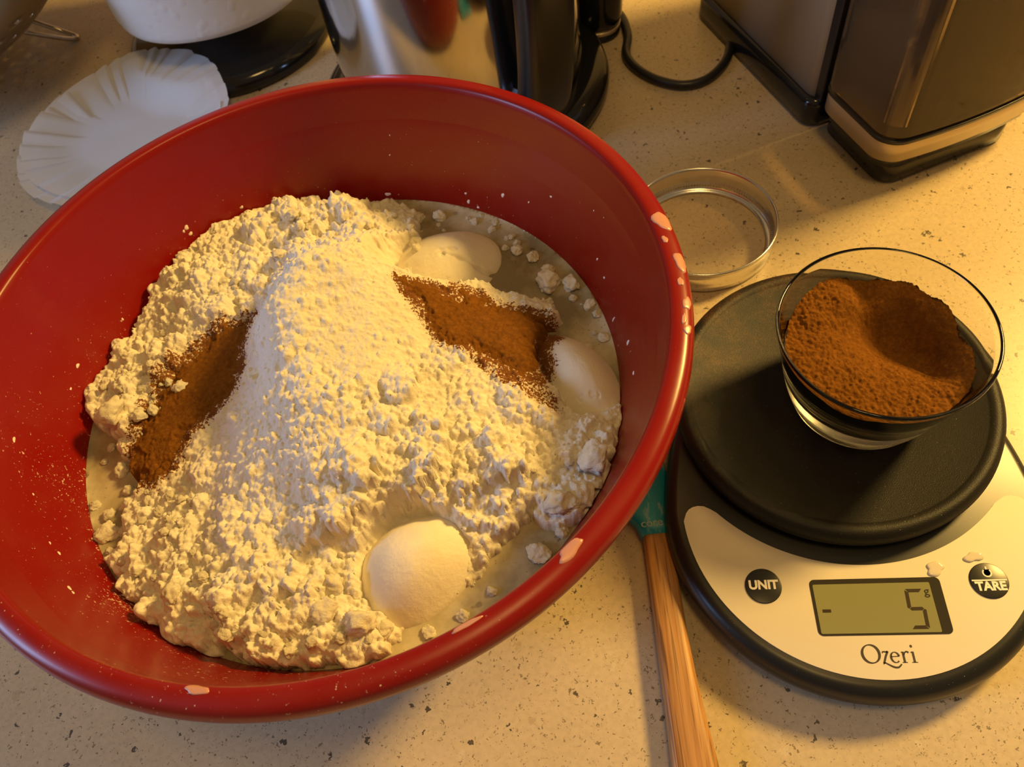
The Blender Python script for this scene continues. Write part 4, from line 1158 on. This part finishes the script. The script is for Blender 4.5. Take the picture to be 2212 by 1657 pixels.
# handle: broad strap bowed out at the front right
HA = math.radians(-67)
hpts = [(.066, .190), (.086, .203), (.104, .196), (.114, .165), (.117, .125), (.115, .085), (.110, .048), (.103, .026), (.092, .016), (.080, .016)]
hs = spline([(r, 0, z) for r, z in hpts], 6)
L = []
for i, p in enumerate(hs):
    t = (hs[min(i+1, len(hs)-1)]-hs[max(i-1, 0)]).normalized(); nrm = Vector((-t.z, 0, t.x))
    loop = []
    for k in range(24):
        a = 2*PI*k/24; c_, s_ = math.cos(a), math.sin(a)
        u = .0105*abs(c_)**.55*(1 if c_ >= 0 else -1); v = .0165*abs(s_)**.55*(1 if s_ >= 0 else -1)
        q = p+nrm*u; loop.append((q.x, v, q.z))
    L.append(loop)
link('handle', loft('handle', L), MAT['black'], ket, rz=HA)
sl = []
for r, hw, z0, z1 in ((.070, .020, .150, .205), (.090, .014, .175, .205), (.104, .006, .192, .206)):
    sl.append([(r, -hw, z1), (r, hw, z1), (r, hw*.6, z0), (r, -hw*.6, z0)])
link('spout', loft('spout', sl), MAT['kettle'], ket, smooth=False, rz=HA+PI)
bl = [(.078, -.022, 0), (.078, .022, 0), (.095, .014, 0), (.095, -.014, 0)]
link('handle_mount', loft('handle_mount', [[(x, y, .004) for x, y, _ in bl], [(x, y*.9, .022) for x, y, _ in bl], [(x-.004, y*.5, .032) for x, y, _ in bl]]), MAT['black'], ket, smooth=False, rz=HA)

cy = empty('black_canister', (.1215, .5420, 0), 0, label='slim glossy black cylindrical appliance standing behind the kettle base', cat='appliance')
link('canister_body', lathe('canister_body', [(0, .006), (.012, .006), (.0160, .009), (.0180, .016), (.0186, .030), (.0192, .180), (.017, .186), (0, .187)], 64), MAT['gloss'], cy)
link('foot_ring', lathe('foot_ring', [(0, 0), (.0150, 0), (.0162, .0015), (.0158, .0045), (.0120, .0062), (0, .0062)], 48), MAT['black'], cy)
link('trim_ring', lathe('trim_ring', [(.0145, .0048), (.0164, .0060), (.0169, .0088), (.0150, .0090)], 48, closed=True), MAT['band'], cy)
cord_pts = [at(x, y, .0035) for x, y in [(1290, 0), (1320, 15), (1345, 40), (1356, 78), (1352, 112), (1362, 135), (1390, 158), (1430, 176), (1478, 184), (1525, 172), (1560, 142), (1576, 108), (1577, 70), (1562, 30), (1545, -10), (1520, -60), (1480, -110)]]
link('black_cable', tube('power_cord', spline(cord_pts, 8), .0032, 12), MAT['cord'], label='black power cord looping over the counter between kettle and grinder', cat='cord')

# ================================================================== coffee grinder
GA = math.radians(11); GP = (.228, .391)
gr = empty('coffee_grinder', (*GP, 0), GA, label='steel and black coffee grinder with a smoked plastic grounds bin', cat='coffee grinder')
link('base', slab('base', rrect(-.0050, .098, .0, .150, .010, 8), 0, .020, .005, 4, .002), MAT['gloss'], gr)
link('housing', slab('housing', rrect(-.0005, .094, .0045, .148, .008, 8), .0195, .255, .006), MAT['grinder'], gr)
link('front_panel', slab('front_panel', rrect(.0015, .092, .0005, .0075, .001, 3), .0195, .250), MAT['black'], gr, smooth=False)
cb = link('bin_foot', slab('bin_foot', rrect(.0045, .0960, -.0655, -.0005, .012, 8), 0, .016, .004, 4, .002), MAT['gloss'], gr)
gb = empty('grounds_bin', (0, 0, 0), 0); gb.parent = gr; gb['label'] = 'smoked transparent grounds bin with a champagne band'
def bow(loop, d):
    return [(x, y-(d*(1-((x-.05)/.055)**2) if y < -.05 else 0)) for x, y in loop]
def rr2(x0, x1, y0, y1, r):
    base = rrect(x0, x1, y0, y1, r, 8); out = []
    for i, p in enumerate(base):
        q = base[(i+1) % len(base)]; out.append(p)
        if math.hypot(p[0]-q[0], p[1]-q[1]) > .02:
            for k in range(1, 8): out.append((p[0]+(q[0]-p[0])*k/8, p[1]+(q[1]-p[1])*k/8))
    return out
binl = bow(rr2(-.0030, .1090, -.0665, -.0010, .013), .0045)
link('bin_underside', slab('bin_underside', inset(binl, .003), .0160, .0222, .001), MAT['gloss'], gb)
link('bin_band', slab('bin_band', inset(binl, .0003), .0222, .0352, .0006), MAT['band'], gb)
link('bin_gasket', slab('bin_gasket', inset(binl, -.0004), .0352, .0376, .0005), MAT['black'], gb)
walls = []
def zl(loop, z): return [(x, y, z) for x, y in loop]
inn = inset(binl, .0026)
link('bin_wall', loft('bin_wall', [zl(inset(binl, .002), .0378), zl(binl, .0400), zl(binl, .150), zl(inn, .150), zl(inn, .0455), zl(inset(inn, .0035), .0420)], True, True), MAT['smoke'], gb, smooth=False)

# ================================================================== colander
CO = (-.4100, .6850, 0)
col = empty('colander', CO, 0, label='perforated steel colander with a wire foot at the far left', cat='colander')
def perf():
    V, F = [], []; key = {}
    def vert(u, v):   # u angle, v arc parameter 0..1
        k_ = (round(u*1e5) % round(2*PI*1e5), round(v*1e5))
        if k_ in key: return key[k_]
        th = v*1.25; R = .155
        r = .028+ R*math.sin(th)*.92; z = .020+R*.82*(1-math.cos(th))
        key[k_] = len(V); V.append((r*math.cos(u), r*math.sin(u), z)); return key[k_]
    nu = 46; nv = 16
    for j in range(nv):
        for i in range(nu):
            off = (j % 2)*0.0
            u0, u1 = 2*PI*i/nu, 2*PI*(i+1)/nu; v0, v1 = j/nv, (j+1)/nv
            hole = (1 <= j <= 11) and ((i+j) % 2 == 0)
            um, vm = (u0+u1)/2, (v0+v1)/2
            B = [(u0, v0), (um, v0), (u1, v0), (u1, vm), (u1, v1), (um, v1), (u0, v1), (u0, vm)]
            if not hole:
                F.append([vert(*b) for b in B])
            else:
                rr = .155*math.sin(vm*1.25)*.92+.028
                hu = .0027/rr; hv = .0027/(.155*1.25)
                I = []
                for (a, b) in ((-1, -1), (0, -1.41), (1, -1), (1.41, 0), (1, 1), (0, 1.41), (-1, 1), (-1.41, 0)):
                    I.append(vert(um+a*hu*.72, vm+b*hv*.72))
                for q in range(8):
                    F.append([vert(*B[q]), vert(*B[(q+1) % 8]), I[(q+1) % 8], I[q]])
    F.append([vert(2*PI*i/nu, 0) if k_ == 0 else vert(2*PI*i/nu+PI/nu, 0) for i in range(nu) for k_ in (0, 1)])
    me = mesh('colander_bowl', V, F); return recalc(me)
cb_ = link('colander_bowl', perf(), MAT['colander'], col)
so = cb_.modifiers.new('thickness', 'SOLIDIFY'); so.thickness = 0.0009
rimr = .028+.155*math.sin(1.25)*.92; rimz_ = .020+.155*.82*(1-math.cos(1.25))
link('rim', tube('rim', [((rimr+.002)*math.cos(2*PI*i/72), (rimr+.002)*math.sin(2*PI*i/72), rimz_) for i in range(72)], .0030, 8, closed=True), MAT['colander'], col)
tip = Vector(at(166, 78, .003))-Vector(CO); ta = math.atan2(tip.y, tip.x); tr_ = math.hypot(tip.x, tip.y)
foot = [(tr_-.052, -.011, .030), (tr_-.040, -.0105, .0260), (tr_-.018, -.0070, .0120), (tr_-.004, -.0035, .0035), (tr_, 0, .0024), (tr_-.004, .0035, .0035), (tr_-.018, .0070, .0120), (tr_-.040, .0105, .0260), (tr_-.052, .011, .030)]
for k in range(3):
    o = link('wire_foot', tube('wire_foot', spline(foot, 6), .0020, 10), MAT['wire'], col, rz=ta+k*2*PI/3)
